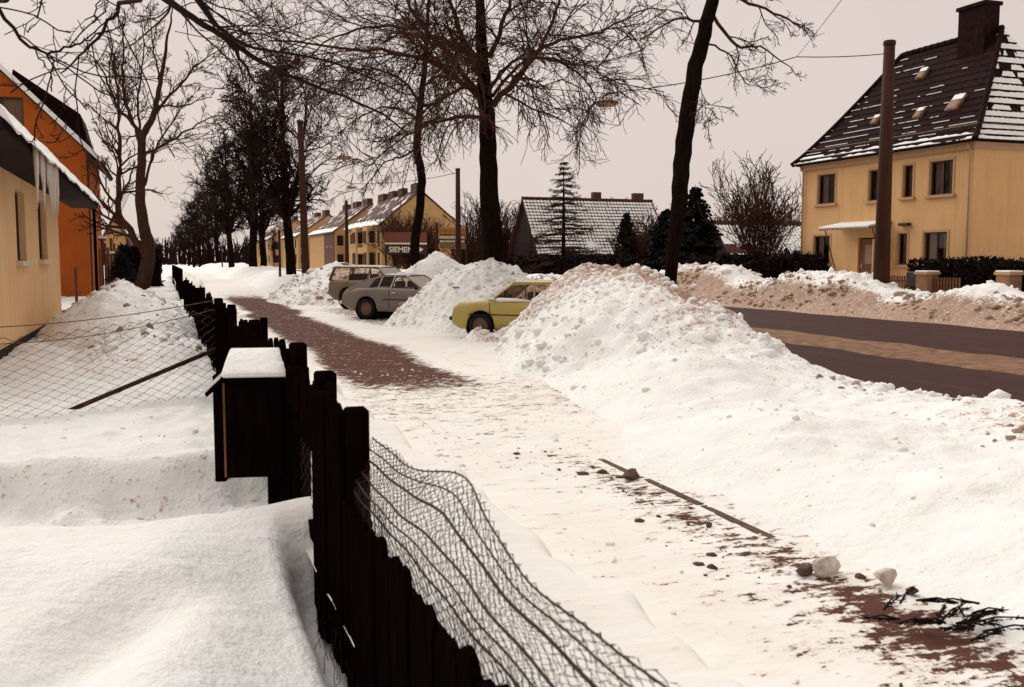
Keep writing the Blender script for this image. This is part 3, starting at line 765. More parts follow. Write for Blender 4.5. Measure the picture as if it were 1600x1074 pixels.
put_tree('street_tree', 'thick dark bare tree with spreading limbs behind the yellow car', tree_meshes('big', trunk, limbs, BIG, 7), tuple(TB), group='bare street trees')
# the leaning lopped tree at the road edge
TB = np.array([9.25, 16.4, 0]); ZC = TB[0] * sY + TB[1] * cY
trunk = ([np.array([0, 0, -0.2]) + (tl(1046, 445) * np.array([1, 1, 0])), tl(1046, 445), tl(1060, 330), tl(1068, 230), tl(1082, 130), tl(1098, 60), tl(1112, 5), tl(1128, -90), tl(1136, -200)],
         [0.125, 0.115, 0.155, 0.165, 0.155, 0.14, 0.125, 0.10, 0.04])
SM = [dict(kids=0, t0=0.6), dict(seg=7, wob=0.12, up=0.0, kids=8, t0=0.15, end=0.3, rmin=0.012, ang=(40, 80), len=(0.3, 0.5), rr=0.45, per_m=3.4),
      dict(seg=6, wob=0.18, up=-0.04, kids=6, t0=0.15, end=0.4, rmin=0.008, ang=(30, 65), len=(0.35, 0.6), rr=0.5),
      dict(seg=5, wob=0.22, up=-0.05, kids=3.5, t0=0.15, end=0.5, rmin=0.0055, ang=(25, 60), len=(0.4, 0.65), rr=0.6),
      dict(seg=4, wob=0.25, up=0.0, kids=0, t0=0, end=0.7, rmin=0.0045, ang=(25, 60), len=(0.4, 0.7), rr=0.7)]
limbs = [([tl(1110, 20), tl(1150, 70, .3), tl(1190, 75, .5), tl(1240, 110, .6)], .04, .008),
         ([tl(1105, 40), tl(1060, 30, -.4), tl(1000, 60, -.8)], .035, .008),
         ([tl(1118, -20), tl(1170, 5, -.5), tl(1230, 30, -.8), tl(1250, 45, -.9)], .04, .008),
         ([tl(1100, 65), tl(1140, 85, .8), tl(1165, 130, 1), tl(1185, 128, 1.1)], .022, .006),
         ([tl(1115, -10), tl(1080, -60, .5), tl(1030, -90, .8), tl(985, -40, 1)], .045, .008),
         ([tl(1088, 118), tl(1098, 145, -.2), tl(1103, 170, -.3)], .012, .005),
         ([tl(1120, -40), tl(1170, -110, -.6), tl(1230, -150, -1)], .05, .01),
         ([tl(1072, 160), tl(1108, 170, .1), tl(1120, 185, .1)], .01, .005)]
put_tree('street_tree', 'leaning dark tree with lopped bare trunk at the road edge', tree_meshes('lean', trunk, limbs, SM, 11, jit=0.015), tuple(TB), group='bare street trees')
# the thin tree
TB = np.array([9.1, 34.6, 0]); ZC = TB[0] * sY + TB[1] * cY
trunk = ([np.array([0, 0, -0.2]), tl(648, 395), tl(655, 330), tl(659, 280), tl(652, 230), tl(656, 170), tl(662, 120), tl(668, 40), tl(672, -60)], [0.20, 0.18, 0.165, 0.16, 0.15, 0.13, 0.11, 0.07, 0.03])
limbs = [([tl(652, 230), tl(630, 245, -.5), tl(600, 255, -1), tl(560, 300, -1.3)], .05, .012),
         ([tl(655, 190), tl(625, 170, .5), tl(580, 175, 1), tl(520, 215, 1.4)], .06, .012),
         ([tl(655, 200), tl(690, 185, .5), tl(730, 200, 1)], .05, .012),
         ([tl(660, 140), tl(700, 110, -.6), tl(740, 130, -1)], .05, .012),
         ([tl(658, 160), tl(620, 120, -1), tl(560, 110, -1.6), tl(500, 160, -2)], .06, .012),
         ([tl(664, 100), tl(640, 60, .8), tl(600, 30, 1.4)], .05, .012),
         ([tl(664, 100), tl(690, 50, .8), tl(730, 20, 1.4)], .05, .012)]
put_tree('street_tree', 'slender bare tree standing between the signboards and the big tree', tree_meshes('thin', trunk, limbs, BIG, 13), tuple(TB), group='bare street trees')
# overhanging garden tree whose trunk stands outside the picture on the left
TB = np.array([-3.4, 3.6, 0.3])
def th(u, v, D): return atD(u, v, D) - TB
trunk = ([np.array([0, 0, -0.4]), np.array([0.05, .1, 2]), np.array([.1, .3, 4]), np.array([.3, .6, 6]), np.array([.4, 1, 8.5])], [0.26, 0.2, 0.17, 0.13, 0.05])
fork = np.array([.15, .4, 4.6]); fk2 = np.array([.25, .5, 5.4])
OV = [dict(kids=0, t0=0.6, scale=0.4), dict(seg=7, wob=0.10, up=0.02, kids=5, t0=0.3, end=0.3, rmin=0.008, ang=(35, 70), len=(0.12, 0.24), rr=0.4, per_m=1.5),
      dict(seg=6, wob=0.16, up=-0.01, kids=4, t0=0.2, end=0.4, rmin=0.005, ang=(30, 60), len=(0.14, 0.30), rr=0.35),
      dict(seg=5, wob=0.20, up=0.03, kids=3, t0=0.2, end=0.5, rmin=0.0035, ang=(30, 60), len=(0.35, 0.6), rr=0.6),
      dict(seg=3, wob=0.2, up=0.05, kids=0, t0=0, end=0.7, rmin=0.003, ang=(30, 60), len=(0.4, 0.6), rr=0.7)]
limbs = [([fork, th(60, -110, 6.5), th(200, -40, 8), th(270, 8, 8.8), th(342, 55, 9.3), th(410, 97, 9.8), th(480, 130, 10.3), th(570, 165, 11), th(640, 210, 11.6)], .048, .009),
         ([fk2, th(140, -140, 7.5), th(260, -60, 8.6), th(312, 5, 9.2), th(348, 48, 9.5), th(400, 76, 10), th(520, 98, 10.8), th(640, 150, 11.5)], .040, .007),
         ([th(345, 52, 9.35), th(375, 90, 9.4), th(400, 128, 9.4), th(430, 140, 9.6)], .022, .006),
         ([fork, th(150, -70, 5.5), th(185, 5, 6.6), th(165, 42, 6.8), th(130, 82, 6.9), th(98, 112, 7.0)], .022, .005),
         ([fork, th(-60, -60, 5.2), th(-10, 2, 5.8), th(35, 65, 6.0), th(72, 82, 6.1), th(84, 104, 6.1), th(80, 142, 6.1)], .017, .004),
         ([th(76, 84, 6.1), th(118, 70, 6.2), th(150, 55, 6.2), th(175, 62, 6.3)], .009, .003)]
put_tree('garden_tree', 'bare branches of a nearby tree hanging in at the top left', tree_meshes('over', trunk, limbs, OV, 17, jit=0.007), tuple(TB), mats=('bark', 'twig_dark'))
# the twin-stemmed tree in the garden
TB = np.array([-0.95, 42.0, 0.3]); ZC = TB[0] * sY + TB[1] * cY
trunk = ([np.array([0, 0, -0.3]), tl(232, 400), tl(224, 350), tl(219, 300), tl(222, 250), tl(222, 215), tl(240, 180), tl(250, 130), tl(262, 60), tl(270, 10)], [0.32, 0.27, 0.22, 0.19, 0.17, 0.15, 0.12, 0.09, 0.05, 0.02])
limbs = [([tl(228, 395), tl(205, 365), tl(184, 325), tl(187, 270), tl(186, 215), tl(184, 150), tl(176, 90)], .17, .03),
         ([tl(221, 228), tl(208, 195, .3), tl(195, 150, .6), tl(192, 90, .9), tl(195, 20, 1)], .10, .02),
         ([tl(208, 195), tl(180, 160, -.5), tl(160, 110, -.9), tl(125, 70, -1.2)], .07, .015),
         ([tl(240, 180), tl(275, 140, .5), tl(310, 100, 1), tl(350, 75, 1.4)], .07, .015),
         ([tl(222, 240), tl(260, 225, -.5), tl(300, 200, -.9), tl(345, 175, -1.2)], .07, .015),
         ([tl(245, 165), tl(285, 165, .5), tl(330, 150, 1)], .05, .015),
         ([tl(226, 290), tl(240, 240, .5), tl(262, 200, .8), tl(300, 150, 1)], .06, .015),
         ([tl(187, 280), tl(160, 255, .3), tl(135, 250, .6)], .04, .012),
         ([tl(186, 250), tl(165, 225, -.4), tl(140, 170, -.8)], .04, .012),
         ([tl(250, 130), tl(240, 80, .5), tl(235, 20, .9)], .05, .012),
         ([tl(222, 215), tl(215, 150, 1.2), tl(225, 80, 1.8), tl(220, 20, 2)], .06, .012)]
UPR = [dict(kids=0, t0=0.5), dict(seg=7, wob=0.10, up=0.08, kids=7, t0=0.25, end=0.3, rmin=0.014, ang=(30, 60), len=(0.3, 0.5), rr=0.5, per_m=3.0),
       dict(seg=6, wob=0.15, up=0.06, kids=6, t0=0.2, end=0.4, rmin=0.011, ang=(30, 55), len=(0.25, 0.42), rr=0.5),
       dict(seg=5, wob=0.16, up=0.07, kids=3.5, t0=0.2, end=0.5, rmin=0.009, ang=(30, 50), len=(0.4, 0.6), rr=0.6),
       dict(seg=3, wob=0.15, up=0.05, kids=0, t0=0, end=0.8, rmin=0.009, ang=(30, 55), len=(0.4, 0.6), rr=0.8)]
put_tree('garden_tree', 'twin-stemmed bare tree with upright twigs beside the orange house', tree_meshes('twin', trunk, limbs, UPR, 19), tuple(TB), mats=('bark2', 'twig'))
# the avenue of dark trees receding to the vanishing point: three shapes, copied
def avenue(seed, lean):
    rg = np.random.default_rng(seed)
    tp = [np.array([0, 0, -.3]), np.array([lean * .2, 0, 2]), np.array([lean * .6, .1, 4]), np.array([lean, 0, 7]), np.array([lean * 1.2, .1, 10]), np.array([lean, 0, 13])]
    Pm = [dict(kids=19, t0=0.31, scale=0.50), dict(BIG[1], up=0.06, kids=9, ang=(25, 60), rmin=0.035, per_m=2.4), dict(BIG[2], kids=7, up=0.0, rmin=0.025), dict(BIG[3], kids=4.5, up=0.0, rmin=0.020), dict(BIG[4], up=0.0, rmin=0.017)]
    lm = [([tp[2], np.array([lean + .7, .3, 6]), np.array([lean + 1.2, .4, 9]), np.array([lean + 1.6, .2, 12])], .17, .05),
          ([tp[2] * .9, np.array([lean - .8, -.4, 6]), np.array([lean - 1.6, -.5, 8.5]), np.array([lean - 2, -.3, 11])], .15, .04)]
    return tree_meshes('avenue', (tp, [.34, .29, .26, .2, .13, .05]), lm, Pm, seed)
AV = [avenue(31, -0.3), avenue(32, 0.1), avenue(33, -0.1)]
spots = [(455, 7.0, 0.93, 'nearest forked tree of the dark avenue, left of the brown pole'), (412, 7.6, .85, 'slim avenue tree between the nearest forked one and the next thick trunk'), (395, 6.6, 1.05, 'second tree of the dark avenue'), (362, 6.6, .96, 'third tree of the dark avenue'),
         (340, 6.8, .95, 'fourth tree of the dark avenue'), (325, 7, .92, 'fifth tree of the dark avenue'), (313, 7, .95, 'sixth tree of the dark avenue'), (303, 7, .95, 'seventh tree of the dark avenue'), (295, 7, .9, 'eighth tree of the dark avenue'), (288, 7, .95, 'ninth tree of the dark avenue'), (281, 7, .95, 'last but one tree of the dark avenue'), (274, 7, 1, 'last and farthest tree of the dark avenue')]
for i, (u, x, sc, lab) in enumerate(spots):
    p = atX(u, 405, x)
    put_tree('avenue_tree', lab, AV[i % 3], (x, p[1], 0.35), rz=i * 2.1, sc=sc, group='avenue of dark bare trees', mats=('bark', 'twig_dark'))
# the row on the other side, farther off
for i, (u, x, sc) in enumerate([(428, 23.5, .55), (408, 23.5, .6), (385, 23.5, .6)]):
    p = atX(u, 405, x)
    put_tree('avenue_tree', ['thin bare tree in front of the far terrace, right of the avenue', 'middle thin bare tree behind the avenue trunks', 'farthest thin bare tree seen between the avenue trunks'][i], AV[(i + 1) % 3], (x, p[1], 0.2), rz=i, sc=(sc * .6, sc * .6, sc), group='thin trees across the road', mats=('bark', 'twig'))

# bushes, larch, conifers
def bush_mesh(seed, n, h, spread, rmin=0.02, up=0.05, lv=3):
    rg = np.random.default_rng(seed)
    P = [dict(kids=0, t0=0), dict(seg=7, wob=.10, up=up, kids=9, t0=.25, end=.3, rmin=rmin, ang=(20, 45), len=(.3, .5), rr=.6),
         dict(seg=5, wob=.15, up=up, kids=5, t0=.15, end=.5, rmin=rmin, ang=(20, 50), len=(.35, .6), rr=.6), dict(seg=4, wob=.18, up=up, kids=0, t0=0, end=.7, rmin=rmin * .8, ang=(20, 50), len=(.4, .6), rr=.7)]
    out = [[] for _ in P]
    for k in range(n):
        a = rg.uniform(0, 6.28); t = rg.uniform(0, 1) * spread
        branch(rg, np.array([math.cos(a) * .15, math.sin(a) * .15, -.1]), np.array([math.cos(a) * t, math.sin(a) * t, 1.0]), h * rg.uniform(.65, 1.05), rmin * 2.2, 1, P, out)
    Vs = []; Fs = []; off = 0
    for l in range(1, 4):
        v, f = tubes(out[l], 3); Vs.append(v); Fs.append(f + off); off += len(v)
    return np_mesh('bush', np.concatenate(Vs), [np.concatenate(Fs)], False)
def put_bush(name, label, me, loc, mat='twig', sc=1, rz=0, group=None, cat='bush'):
    o = link(name, me, M[mat]); o.location = loc; o.scale = (sc, sc, sc) if not hasattr(sc, '__len__') else sc; o.rotation_euler = (0, 0, rz)
    return tag(o, label, cat, group)
def conifer(name, label, loc, h, r, seed, needles=True, mats=('bark', 'needle'), cat='conifer', dens=1.0, rb=0.012):
    t = thing(name, label, cat, loc)
    rg = np.random.default_rng(seed)
    V, F = tubes([(np.array([[0, 0, -.2], [0.02, 0, h * .5], [0, 0, h]]), np.array([h * .02, h * .013, .01]))], 7)
    link('trunk', np_mesh('conifer_trunk', V, [F], True), M[mats[0]], t)
    pl = []; quads = []
    z = 0.12 * h
    while z < h * 0.985:
        f = 1 - z / h; L = r * (f ** 0.85) + 0.08
        for k in range(max(3, int((7 if needles else 5) * dens))):
            a = rg.uniform(0, 6.28); l = L * rg.uniform(.7, 1.1); dz = rg.uniform(-.25, .12) * l
            s = np.array([0, 0, z + rg.uniform(-.1, .1)]); d = np.array([math.cos(a), math.sin(a), 0])
            P5 = np.array([s, s + d * l * .35 + [0, 0, dz * .2 - .02], s + d * l * .7 + [0, 0, dz * .7], s + d * l + [0, 0, dz + .10 * l]])
            pl.append((P5, np.array([rb, rb * .8, rb * .6, rb * .4])))
            m = int((16 if needles else 8) * max(.4, f) * dens) + 3
            for j in range(m):
                q = rg.uniform(.12, 1); c = s + d * l * q + np.array([0, 0, dz * q * q])
                side = np.array([-d[1], d[0], 0]) * rg.choice([-1, 1]) + d * rg.uniform(.3, .9); side = unit(side)
                ln = (0.10 + 0.26 * l * (1 - q * .6)) * rg.uniform(.6, 1.2)
                e = c + side * ln + np.array([0, 0, rg.uniform(-.12, .06)])
                if needles:
                    kq = min(1, h / 5); wv = np.array([0, 0, rg.uniform(.06, .12) * kq]) + np.cross(side, [0, 0, 1]) * rg.uniform(-.09, .09) * kq
                    quads.append([c - wv, e - wv * .3, e + wv * .3, c + wv])
                else: pl.append((np.array([c, (c + e) / 2 + [0, 0, -.02], e]), np.array([rb * .6, rb * .5, rb * .4])))
        z += h * (0.028 if needles else 0.045) * rg.uniform(.7, 1.3)
    V, F = tubes(pl, 3); Fs = [F]
    if quads:
        Q = np.array(quads).reshape(-1, 3); Fs.append(np.arange(len(Q)).reshape(-1, 4) + len(V)); V = np.concatenate([V, Q]);
    link('crown', np_mesh('conifer_crown', V, [np.concatenate(Fs)], False), M[mats[1]], t)
    return t
p = atX(1085, 405, 28.5); conifer('spruce', 'dense dark spruce left of the yellow house', (28.5, p[1], 0), 6.1, 2.5, 41, dens=1.5, rb=.02)
p = atX(1040, 405, 28.0); conifer('spruce', 'low dark spruce behind the leaning tree', (28.0, p[1], 0), 4.8, 2.6, 42, dens=1.4, rb=.02)
p = atX(978, 405, 29); conifer('spruce', 'small dark spruce before the snow-dotted roof', (29, p[1], 0), 5.0, 1.5, 43, rb=.02)
p = atX(880, 405, 28.5); conifer('larch', 'bare larch with feathery branches before the snow-dotted roof', (28.5, p[1], 0), 9.4, 4.3, 44, needles=False, mats=('bark', 'twig'), cat='larch', dens=2.2, rb=.035)
p = atX(833, 405, 29); conifer('larch', 'small thin larch left of the tall larch', (29, p[1], 0), 4.8, 1.5, 45, needles=False, mats=('bark', 'twig'), cat='larch', rb=.02)
B1 = bush_mesh(51, 26, 5.5, .45, .022); B2 = bush_mesh(52, 30, 4.0, .8, .022); B3 = bush_mesh(53, 24, 6.5, .3, .02, .08)
for u, x, me, sc, mat, lab in ((1190, 31, B3, .98, 'twig', 'tall bare shrub with upright switches beside the yellow house'), (1240, 33, B2, .6, 'twig', 'small bare bush close to the left corner of the yellow house'),
                               (1018, 36, B2, 1.25, 'twig_dark', 'bare bush right of the snow-dotted roof'),
                               (1000, 30, B2, 1.0, 'twig_dark', 'dark bush between the small spruce and the leaning tree'), (752, 29, B1, 1.25, 'twig', 'tall bare bush left of the big tree trunk'),
                               (787, 29, B1, 1.1, 'twig', 'bare bush just right of the big tree trunk'), (775, 28, B2, .95, 'twig_dark', 'low dark bush at the foot of the big tree'),
                               (618, 29, B1, 1.3, 'twig', 'bare bush against the gable of the terrace'), (640, 29, B2, 1.6, 'twig', 'brown bush behind the dark signboard'), (668, 31, B1, 1.1, 'twig', 'bare bush between the two signboards'),
                               (728, 27, B2, 1.0, 'twig', 'snowy bush right of the orange-topped signboard')):
    p = atX(u, 405, x); put_bush('bush', lab, me, (x, p[1], 0), mat, sc, rz=u, group='bare bushes across the road')
for u, y, sc, lab in ((950, 105, 1.5, 'rounded tree crown behind the snow-dotted roof'), (1000, 100, 1.35, 'bare tree behind the right end of the snow-dotted roof'), (1165, 80, 1.3, 'bare wood edge behind the striped shed roof'), (1215, 78, 1.2, 'bare bushes behind the shed, close to the house')):
    p = atY(u, 405, y); put_bush('bush', lab, B2, (p[0], y, 0), 'twig', sc * 1.35, rz=u, group='bare bushes far behind')
# the far wood closing the street
rg = np.random.default_rng(3); pl = []
for k in range(2600):
    x = rg.uniform(-160, 260); y = rg.uniform(330, 430); h = rg.uniform(5, 10)
    pl.append((np.array([[x, y, 0], [x + rg.normal(0, .6), y, h * .6], [x + rg.normal(0, 1.6), y, h]]), np.array([.35, .25, .12])))
V, F = tubes(pl, 3)
tag(link('far_wood', np_mesh('far_wood', V, [F]), M['twig_dark']), 'dark wood closing the view far down the street', kind='stuff')

# hedges: boxes of small twig leaves
def hedge(name, label, a, b, wd, h, seed, n, mat='hedge_leaf', snow=0.0, lf=.11):
    t = thing(name, label, 'hedge', ((a[0] + b[0]) / 2, (a[1] + b[1]) / 2, 0))
    o = np.array([(a[0] + b[0]) / 2, (a[1] + b[1]) / 2, 0.])
    rg = np.random.default_rng(seed); a = np.array([*a, 0.]) - o; b = np.array([*b, 0.]) - o; d = unit(b - a); nn = np.array([-d[1], d[0], 0])
    tt = rg.uniform(0, 1, n); L = np.linalg.norm(b - a)
    hh = h * (1 + 0.10 * fbm(tt * L * .5, tt * 0, 3, seed))
    zz = rg.uniform(0, 1, n) ** .8 * hh; s = rg.uniform(-.5, .5, n) * wd
    c = a + (b - a) * tt[:, None] + nn * s[:, None]; c[:, 2] = zz
    e1 = rg.normal(0, 1, (n, 3)) * lf; e2 = rg.normal(0, 1, (n, 3)) * lf * .35
    Q = np.stack([c - e1 - e2, c + e1 - e2, c + e1 + e2, c - e1 + e2], 1).reshape(-1, 3)
    link('foliage', np_mesh('hedge', Q, [np.arange(len(Q)).reshape(-1, 4)]), M[mat], t)
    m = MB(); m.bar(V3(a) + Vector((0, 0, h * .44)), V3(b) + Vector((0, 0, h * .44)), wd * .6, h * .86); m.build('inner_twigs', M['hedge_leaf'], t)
    if snow:
        k = int(L * 5); tt = rg.uniform(0, 1, k); mm = MB()
        for q in tt:
            c = a + (b - a) * q + nn * rg.uniform(-.45, .05) * wd; mm.lathe([(0.0, .10), (.12, .07), (.18, 0), (0, -.03)], (c[0], c[1], h * (rg.uniform(.6, 1.0))), sides=7)
        mm.build('snow_pads', M['clean_snow'], t, smooth=True)['kind'] = 'stuff'
    return t
hedge('hedge', 'long dark hedge along the far pavement left of the yellow house', (27.6, 35.5), (27.6, 76), 1.2, 2.0, 61, 30000)
hedge('hedge', 'dark trimmed hedge with snow pads in front of the yellow house', (26.9, 14), (26.9, 29.0), 1.0, 1.85, 62, 26000, snow=1, lf=.055)

# ------------------------------------------------------------------ building helpers
def wall(name, parent, p0, ax, nrm, L, H, holes, mat, depth=0.16):
    """a wall face with window openings and their reveals; p0 is the lower left corner in the parent's frame"""
    p0 = V3(p0); ax = V3(ax); nrm = V3(nrm); up = Vector((0, 0, 1)); m = MB()
    xs = sorted({0, L} | {q for h in holes for q in (h[0], h[0] + h[2])}); zs = sorted({0, H} | {q for h in holes for q in (h[1], h[1] + h[3])})
    P = lambda a, z, d=0: p0 + ax * a + up * z - nrm * d
    for i in range(len(xs) - 1):
        for j in range(len(zs) - 1):
            cx = (xs[i] + xs[i + 1]) / 2; cz = (zs[j] + zs[j + 1]) / 2
            if any(h[0] < cx < h[0] + h[2] and h[1] < cz < h[1] + h[3] for h in holes): continue
            m.poly([P(xs[i], zs[j]), P(xs[i + 1], zs[j]), P(xs[i + 1], zs[j + 1]), P(xs[i], zs[j + 1])])
    for x, z, ww, hh in holes:
        c = [(x, z), (x + ww, z), (x + ww, z + hh), (x, z + hh)]
        for k in range(4):
            a, b = c[k], c[(k + 1) % 4]; m.poly([P(*a), P(*b), P(*b, depth), P(*a, depth)])
    me = bpy.data.meshes.new(name); me.from_pydata([v for v in m.v], [], m.f)
    return link(name, me, mat, parent)
def window(parent, p0, ax, nrm, hole, surround=True, mull=1, curtain='both', frame='frame', sill=True, depth=0.16, name='window', trans=False, trim='trim'):
    p0 = V3(p0); ax = V3(ax); nrm = V3(nrm); up = Vector((0, 0, 1)); x, z, ww, hh = hole
    P = lambda a, b, d=0.0: p0 + ax * (x + a) + up * (z + b) - nrm * d
    fw = 0.055; m = MB(); fa = (ax, nrm, up)
    dd = depth - 0.045
    for a, b, sa, sb in ((ww / 2, fw / 2, ww, fw), (ww / 2, hh - fw / 2, ww, fw), (fw / 2, hh / 2, fw, hh - 2 * fw), (ww - fw / 2, hh / 2, fw, hh - 2 * fw)):
        m.box(P(a, b, dd), (sa, 0.06, sb), ax=fa)
    for k in range(mull): m.box(P(ww * (k + 1) / (mull + 1), hh / 2, dd), (0.05, 0.055, hh - 2 * fw), ax=fa)
    if trans: m.box(P(ww / 2, hh * .68, dd), (ww - 2 * fw, 0.05, 0.045), ax=fa)
    wn = m.build(name, M[frame], parent)
    g = MB(); g.poly([P(fw, fw, dd + .01), P(ww - fw, fw, dd + .01), P(ww - fw, hh - fw, dd + .01), P(fw, hh - fw, dd + .01)]); g.build('pane', M['glass'], wn)
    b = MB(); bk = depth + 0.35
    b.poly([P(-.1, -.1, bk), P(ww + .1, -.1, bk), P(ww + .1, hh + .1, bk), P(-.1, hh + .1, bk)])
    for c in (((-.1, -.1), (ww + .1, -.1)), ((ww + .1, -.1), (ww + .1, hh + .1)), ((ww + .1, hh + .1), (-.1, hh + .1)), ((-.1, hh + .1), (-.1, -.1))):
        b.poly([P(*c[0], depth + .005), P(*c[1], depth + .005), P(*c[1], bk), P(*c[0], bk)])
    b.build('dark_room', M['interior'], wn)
    if curtain:
        c = MB(); n = 14
        rngs = {'both': ((.06, .36), (.64, .94)), 'full': ((.05, .95),), 'left': ((.06, .4),), 'right': ((.6, .94),)}[curtain]
        for a0, a1 in rngs:
            pr = [(a0 + (a1 - a0) * k / n) * ww for k in range(n + 1)]
            for k in range(n):
                c.poly([P(pr[k], .06, depth + .10 + .025 * (k % 2)), P(pr[k + 1], .06, depth + .10 + .025 * ((k + 1) % 2)), P(pr[k + 1], hh - .06, depth + .10 + .025 * ((k + 1) % 2)), P(pr[k], hh - .06, depth + .10 + .025 * (k % 2))])
        c.build('curtain', M['curtain'], wn)
    if surround:
        s = MB(); t = .09
        for a, b2, sa, sb in ((ww / 2, hh + t / 2, ww + 2 * t, t), (-t / 2, hh / 2, t, hh), (ww + t / 2, hh / 2, t, hh)): s.box(P(a, b2, -.012), (sa, .03, sb), ax=fa)
        s.build('surround', M[trim], wn)
    if sill:
        s = MB(); s.box(P(ww / 2, -.05, -.05), (ww + .34, .13, .10), ax=fa); s.build('sill', M[trim], wn)
    return wn
def flat_window(parent, p0, ax, nrm, hole, frame='frame', snowsill=False):
    """far window: frame with pane and sill standing a little proud of the wall"""
    p0 = V3(p0); ax = V3(ax); nrm = V3(nrm); up = Vector((0, 0, 1)); x, z, ww, hh = hole; fa = (ax, nrm, up)
    P = lambda a, b, d=0.0: p0 + ax * (x + a) + up * (z + b) + nrm * d
    m = MB(); t = .1
    for a, b, sa, sb in ((ww / 2, t / 2, ww, t), (ww / 2, hh - t / 2, ww, t), (t / 2, hh / 2, t, hh - 2 * t), (ww - t / 2, hh / 2, t, hh - 2 * t), (ww / 2, hh / 2, t * .7, hh - 2 * t)): m.box(P(a, b, .04), (sa, .08, sb), ax=fa)
    wn = m.build('window', M[frame], parent)
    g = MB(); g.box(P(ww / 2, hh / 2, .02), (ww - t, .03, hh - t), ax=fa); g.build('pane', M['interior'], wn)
    s = MB(); s.box(P(ww / 2, -.06, .09), (ww + .2, .18, .1), ax=fa); s.build('sill', M['pale_trim'], wn)
    return wn

# ------------------------------------------------------------------ the yellow house on the right
HX, HY0, HY1, HD, HE = 28.0, 27.55, 37.4, 7.0, 6.15
house = thing('yellow_house', 'yellow two-storey house with steep dark tiled roof across the road', 'house', (HX, HY0, 0))
p0 = (0, HY1 - HY0, 0); ax = (0, -1, 0); nr = (-1, 0, 0)              # front wall, read from its left end
def hx(u): return HY1 - atX(u, 405, HX)[1]
def hz(u, v): return atX(u, v, HX)[2]
spec = [(1275, 1302, 273, 319, 'both', 1), (1354, 1376, 266, 314, 'right', 1), (1407, 1422, 259, 309, 'full', 0), (1448, 1484, 252, 305, 'both', 1),
        (1271, 1296, 369, 412, 'both', 1), (1402, 1417, 365, 414, 'full', 0), (1442, 1479, 363, 414, 'both', 1)]
holes = []
for u0, u1, v0, v1, cu, mu in spec:
    a0, a1 = hx(u0), hx(u1); um = (u0 + u1) / 2
    holes.append((a0, hz(um, v1), a1 - a0, hz(um, v0) - hz(um, v1)))
door_hole = (hx(1340), 0.55, hx(1374) - hx(1340), 2.25)
wall('front_wall', house, p0, ax, nr, HY1 - HY0, HE, holes + [door_hole], M['yellow_plaster'])
for h, s in zip(holes, spec): window(house, p0, ax, nr, h, mull=s[5], curtain=s[4])
wall('side_wall', house, (0, 0, 0), (1, 0, 0), (0, -1, 0), HD, HE, [], M['yellow_plaster'])
wall('side_wall', house, (HD, HY1 - HY0, 0), (-1, 0, 0), (0, 1, 0), HD, HE, [], M['yellow_plaster'])
wall('rear_wall', house, (HD, 0, 0), (0, 1, 0), (1, 0, 0), HY1 - HY0, HE, [], M['yellow_plaster'])
m = MB(); L = HY1 - HY0
m.box((-.03, L / 2, .3), (.06, L + .12, .6)); m.box((HD / 2, -.03, .3), (HD - .0, .06, .6)); m.build('plinth', M['trim'], house)
m = MB(); m.box((-.07, L / 2, HE - .12), (.14, L + .28, .22)); m.box((HD / 2, -.07, HE - .12), (HD, .14, .22)); m.box((HD / 2, L + .07, HE - .12), (HD, .14, .22)); m.build('cornice', M['trim'], house)
# door with canopy and side screen
dx0 = door_hole[0]; yb = L
m = MB(); m.box((.12, yb - dx0 - door_hole[2] / 2, .55 + 1.1), (.06, door_hole[2], 2.2)); dr = m.build('door', M['brown_wood'], house)
MB().box((.07, yb - dx0 - .18, 1.6), (.05, .05, .16)).build('handle', M['chrome'], dr)
MB().box((.085, yb - dx0 - door_hole[2] / 2, 2.1), (.02, door_hole[2] * .45, .8)).build('pane', M['curtain'], dr)
for k in range(3): MB().box((-.25 - .28 * k, yb - dx0 - door_hole[2] / 2, .47 - .17 * k - .1), (.5, 2.0, .17)).build('step', M['trim'], house)
c0, c1 = hx(1312), hx(1392); cz = hz(1350, 356)
m = MB(); m.prism([(0.0, yb - c0, cz + .12), (-1.15, yb - c0, cz - .10), (-1.15, yb - c0, cz - .02), (0.0, yb - c0, cz + .20)], (0, c0 - c1, 0)); can = m.build('canopy', M['sheet_metal'], house)
m = MB(); m.prism([(0.0, yb - c0 - .03, cz + .205), (-1.17, yb - c0 - .03, cz - .015), (-1.17, yb - c0 - .03, cz + .05), (0.0, yb - c0 - .03, cz + .27)], (0, c0 - c1 + .06, 0)); m.build('snow_layer', M['clean_snow'], can)
for yy in (yb - c0 - .1, yb - c1 + .1):
    MB().tube([(0, yy, .55), (-.9, yy, cz - .06)], .025, 6).build('strut', M['frame'], can)
MB().box((-.45, yb - c1 + .04, 1.65), (.9, .04, 2.1)).build('side_screen', M['yellow_plaster'], can)
lz = hz(1415, 351); ly = yb - hx(1415)
m = MB(); m.box((-.12, ly, lz), (.22, .55, .12)); wl = m.build('wall_lamp', M['sign_dark'], house, bevel=.03)
for yy in (.06, L - .06): MB().tube([(-.10, yy, .1), (-.10, yy, HE - .3), (-.3, yy, HE - .02)], .045, 8).build('downpipe', M['trim'], house, smooth=True)
